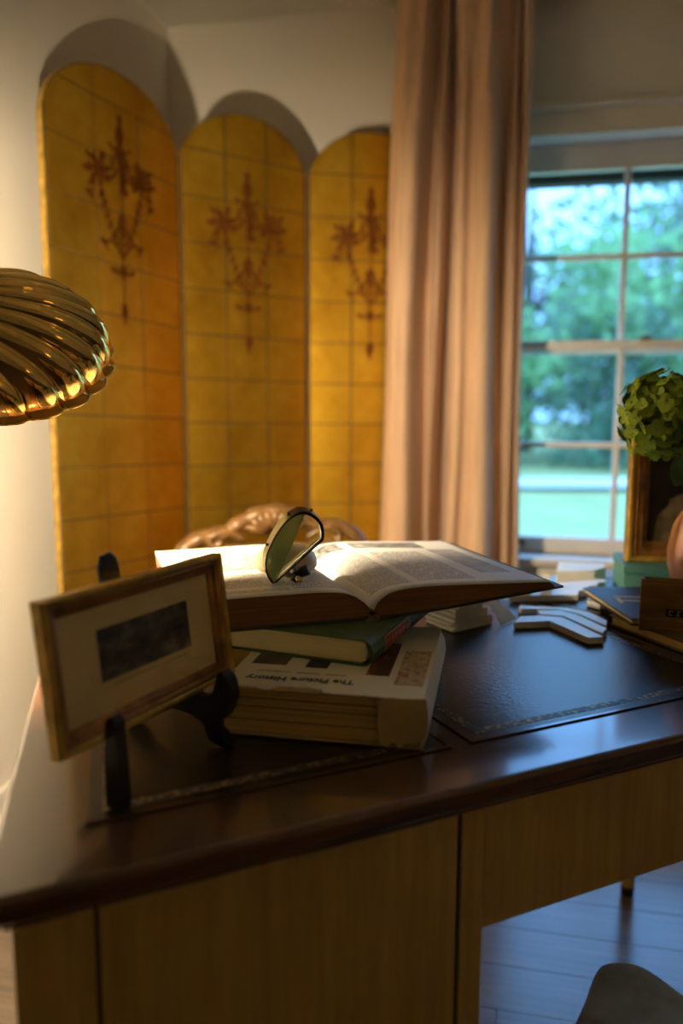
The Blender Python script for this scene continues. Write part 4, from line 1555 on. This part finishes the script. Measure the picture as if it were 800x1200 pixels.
M_petal = mat_petal()
M_heart = simple('floret_heart', (0.50, 0.50, 0.16), 0.6)
M_leafg = simple('hydrangea_leaf', (0.06, 0.14, 0.02), 0.5, var=.25, scale=30)
fl_meshes = []
for s_ in range(3):
    rr = random.Random(40 + s_)
    m = MB()
    for k in range(4):
        a0 = k * math.pi / 2 + rr.uniform(-.12, .12)
        cup = rr.uniform(.15, .5)
        Lp = .0125 * rr.uniform(.85, 1.15)
        wp = .0095 * rr.uniform(.85, 1.15)

        def fn(u, v):
            x = Lp * (0.08 + 0.92 * u)
            ww = wp * math.sin(math.pi * min(1, .12 + .80 * u)) ** .6
            y = ww * (v - .5) * 1.5
            z = cup * x * x * 40 * (1 if True else 0) * .6 - 12 * y * y * .6 + .0008 * math.sin(9 * v + 5 * u)
            return Vector((x * math.cos(a0) - y * math.sin(a0), x * math.sin(a0) + y * math.cos(a0), z))
        m.grid(fn, 3, 4)
    b2 = bmesh.new()
    bmesh.ops.create_icosphere(b2, subdivisions=1, radius=.0016)
    m._add(b2, 1)
    o = m.build('floret', [M_petal, M_heart], None, True)
    fl_meshes.append(o.data)
    bpy.data.objects.remove(o)
rr = random.Random(9)
NF = 230
for i in range(NF):
    z = 1 - 2 * (i + .5) / NF
    ph_ = i * 2.39996
    dv = Vector((math.sqrt(1 - z * z) * math.cos(ph_), math.sqrt(1 - z * z) * math.sin(ph_), z))
    rad = .060 * (1 + rr.uniform(-.20, .12)) * (1 + 0.08 * math.sin(4 * ph_ + 3 * z))
    p = hc + Vector((dv.x * rad * .98, dv.y * rad * .98, dv.z * rad * 1.02))
    dd = (dv + Vector((rr.gauss(0, .4), rr.gauss(0, .4), rr.gauss(0, .4)))).normalized()
    o = bpy.data.objects.new('floret', fl_meshes[i % 3])
    COL.objects.link(o)
    o.parent = hy
    q = dd.to_track_quat('Z', 'Y')
    o.rotation_mode = 'QUATERNION'
    o.rotation_quaternion = q
    o.location = p
    s2 = rr.uniform(.9, 1.25)
    o.scale = (s2, s2, s2)
st = MB()
st.tube(catmull([(0, 0, 0.0), (0.002, 0, .12), (-.006, -.004, .205), (-.035, -.030, .262), tuple(hc + Vector((.02, .02, -.01)))], 5), .0035, 8)
for i in range(26):
    z = 1 - 2 * (i + .5) / 26
    ph_ = i * 2.39996
    dv = Vector((math.sqrt(1 - z * z) * math.cos(ph_), math.sqrt(1 - z * z) * math.sin(ph_), z))
    st.tube([tuple(hc + Vector((.012, 0, -.008))), tuple(hc + dv * .057)], .0012, 5)
st.build('stem', M_leafg, hy, True)


def leaf_part(p0, p1, wid, droop, nrm):
    p0, p1, nrm = Vector(p0), Vector(p1), Vector(nrm).normalized()
    ax = (p1 - p0)
    sd = ax.cross(nrm).normalized()
    m = MB()

    def fn(u, v):
        w_ = wid * math.sin(math.pi * min(1, .04 + u * .96)) ** .8
        y = (v - .5) * 2
        return p0 + ax * u + sd * w_ * y + nrm * (-droop * u * u + .12 * wid * abs(y) + .002 * math.sin(14 * u) * y)
    m.grid(fn, 12, 6)
    o = m.build('leaf', M_leafg, hy, True)
    s = o.modifiers.new('thick', 'SOLIDIFY')
    s.thickness = .0006
    return o


leaf_part((-.030, -.026, .256), (-.092, -.095, .205), .023, .004, (-.3, -.9, .3))
leaf_part((-.006, -.004, .215), (.075, -.04, .235), .026, .03, (.1, -.4, .9))
leaf_part((-.03, -.02, .25), (.03, .02, .31), .024, .012, (0, -.6, .8))

# ================================================================== unseen fill lamp, added behind the camera to warm the desk front
fl_ = thing('fill_lamp', 'added fill lamp with a linen drum shade, unseen behind the viewer', 'lamp', (1.9, -0.9, 0))
MB().lathe([(0, 0), (.14, 0), (.14, .012), (.03, .022), (.011, .04), (.011, 1.30), (0, 1.30)], 32).build('stand', M_darkmetal, fl_, True, 40)
shd = NT('fill_lampshade')
_d = shd.n('ShaderNodeBsdfDiffuse')
_d.inputs[0].default_value = (0.75, 0.62, 0.42, 1)
_t = shd.n('ShaderNodeBsdfTranslucent')
_t.inputs[0].default_value = (0.75, 0.55, 0.30, 1)
_m = shd.n('ShaderNodeMixShader')
_m.inputs[0].default_value = 0.5
shd.l(_d.outputs[0], _m.inputs[1])
shd.l(_t.outputs[0], _m.inputs[2])
shd.l(_m.outputs[0], shd.out.inputs[0])
MB().lathe([(.16, 1.20), (.13, 1.46)], 40).build('lamp_shade', shd.m, fl_, True)
hb = NT('fill_bulb_glow')
hb.P(emc=(1.0, 0.74, 0.42), ems=FILL_LAMP_STRENGTH)
b2 = bmesh.new()
bmesh.ops.create_icosphere(b2, subdivisions=2, radius=.035)
for v in b2.verts:
    v.co.z += 1.345
me = bpy.data.meshes.new('bulb')
b2.to_mesh(me)
b2.free()
me.materials.append(hb.m)
o = bpy.data.objects.new('bulb', me)
COL.objects.link(o)
o.parent = fl_
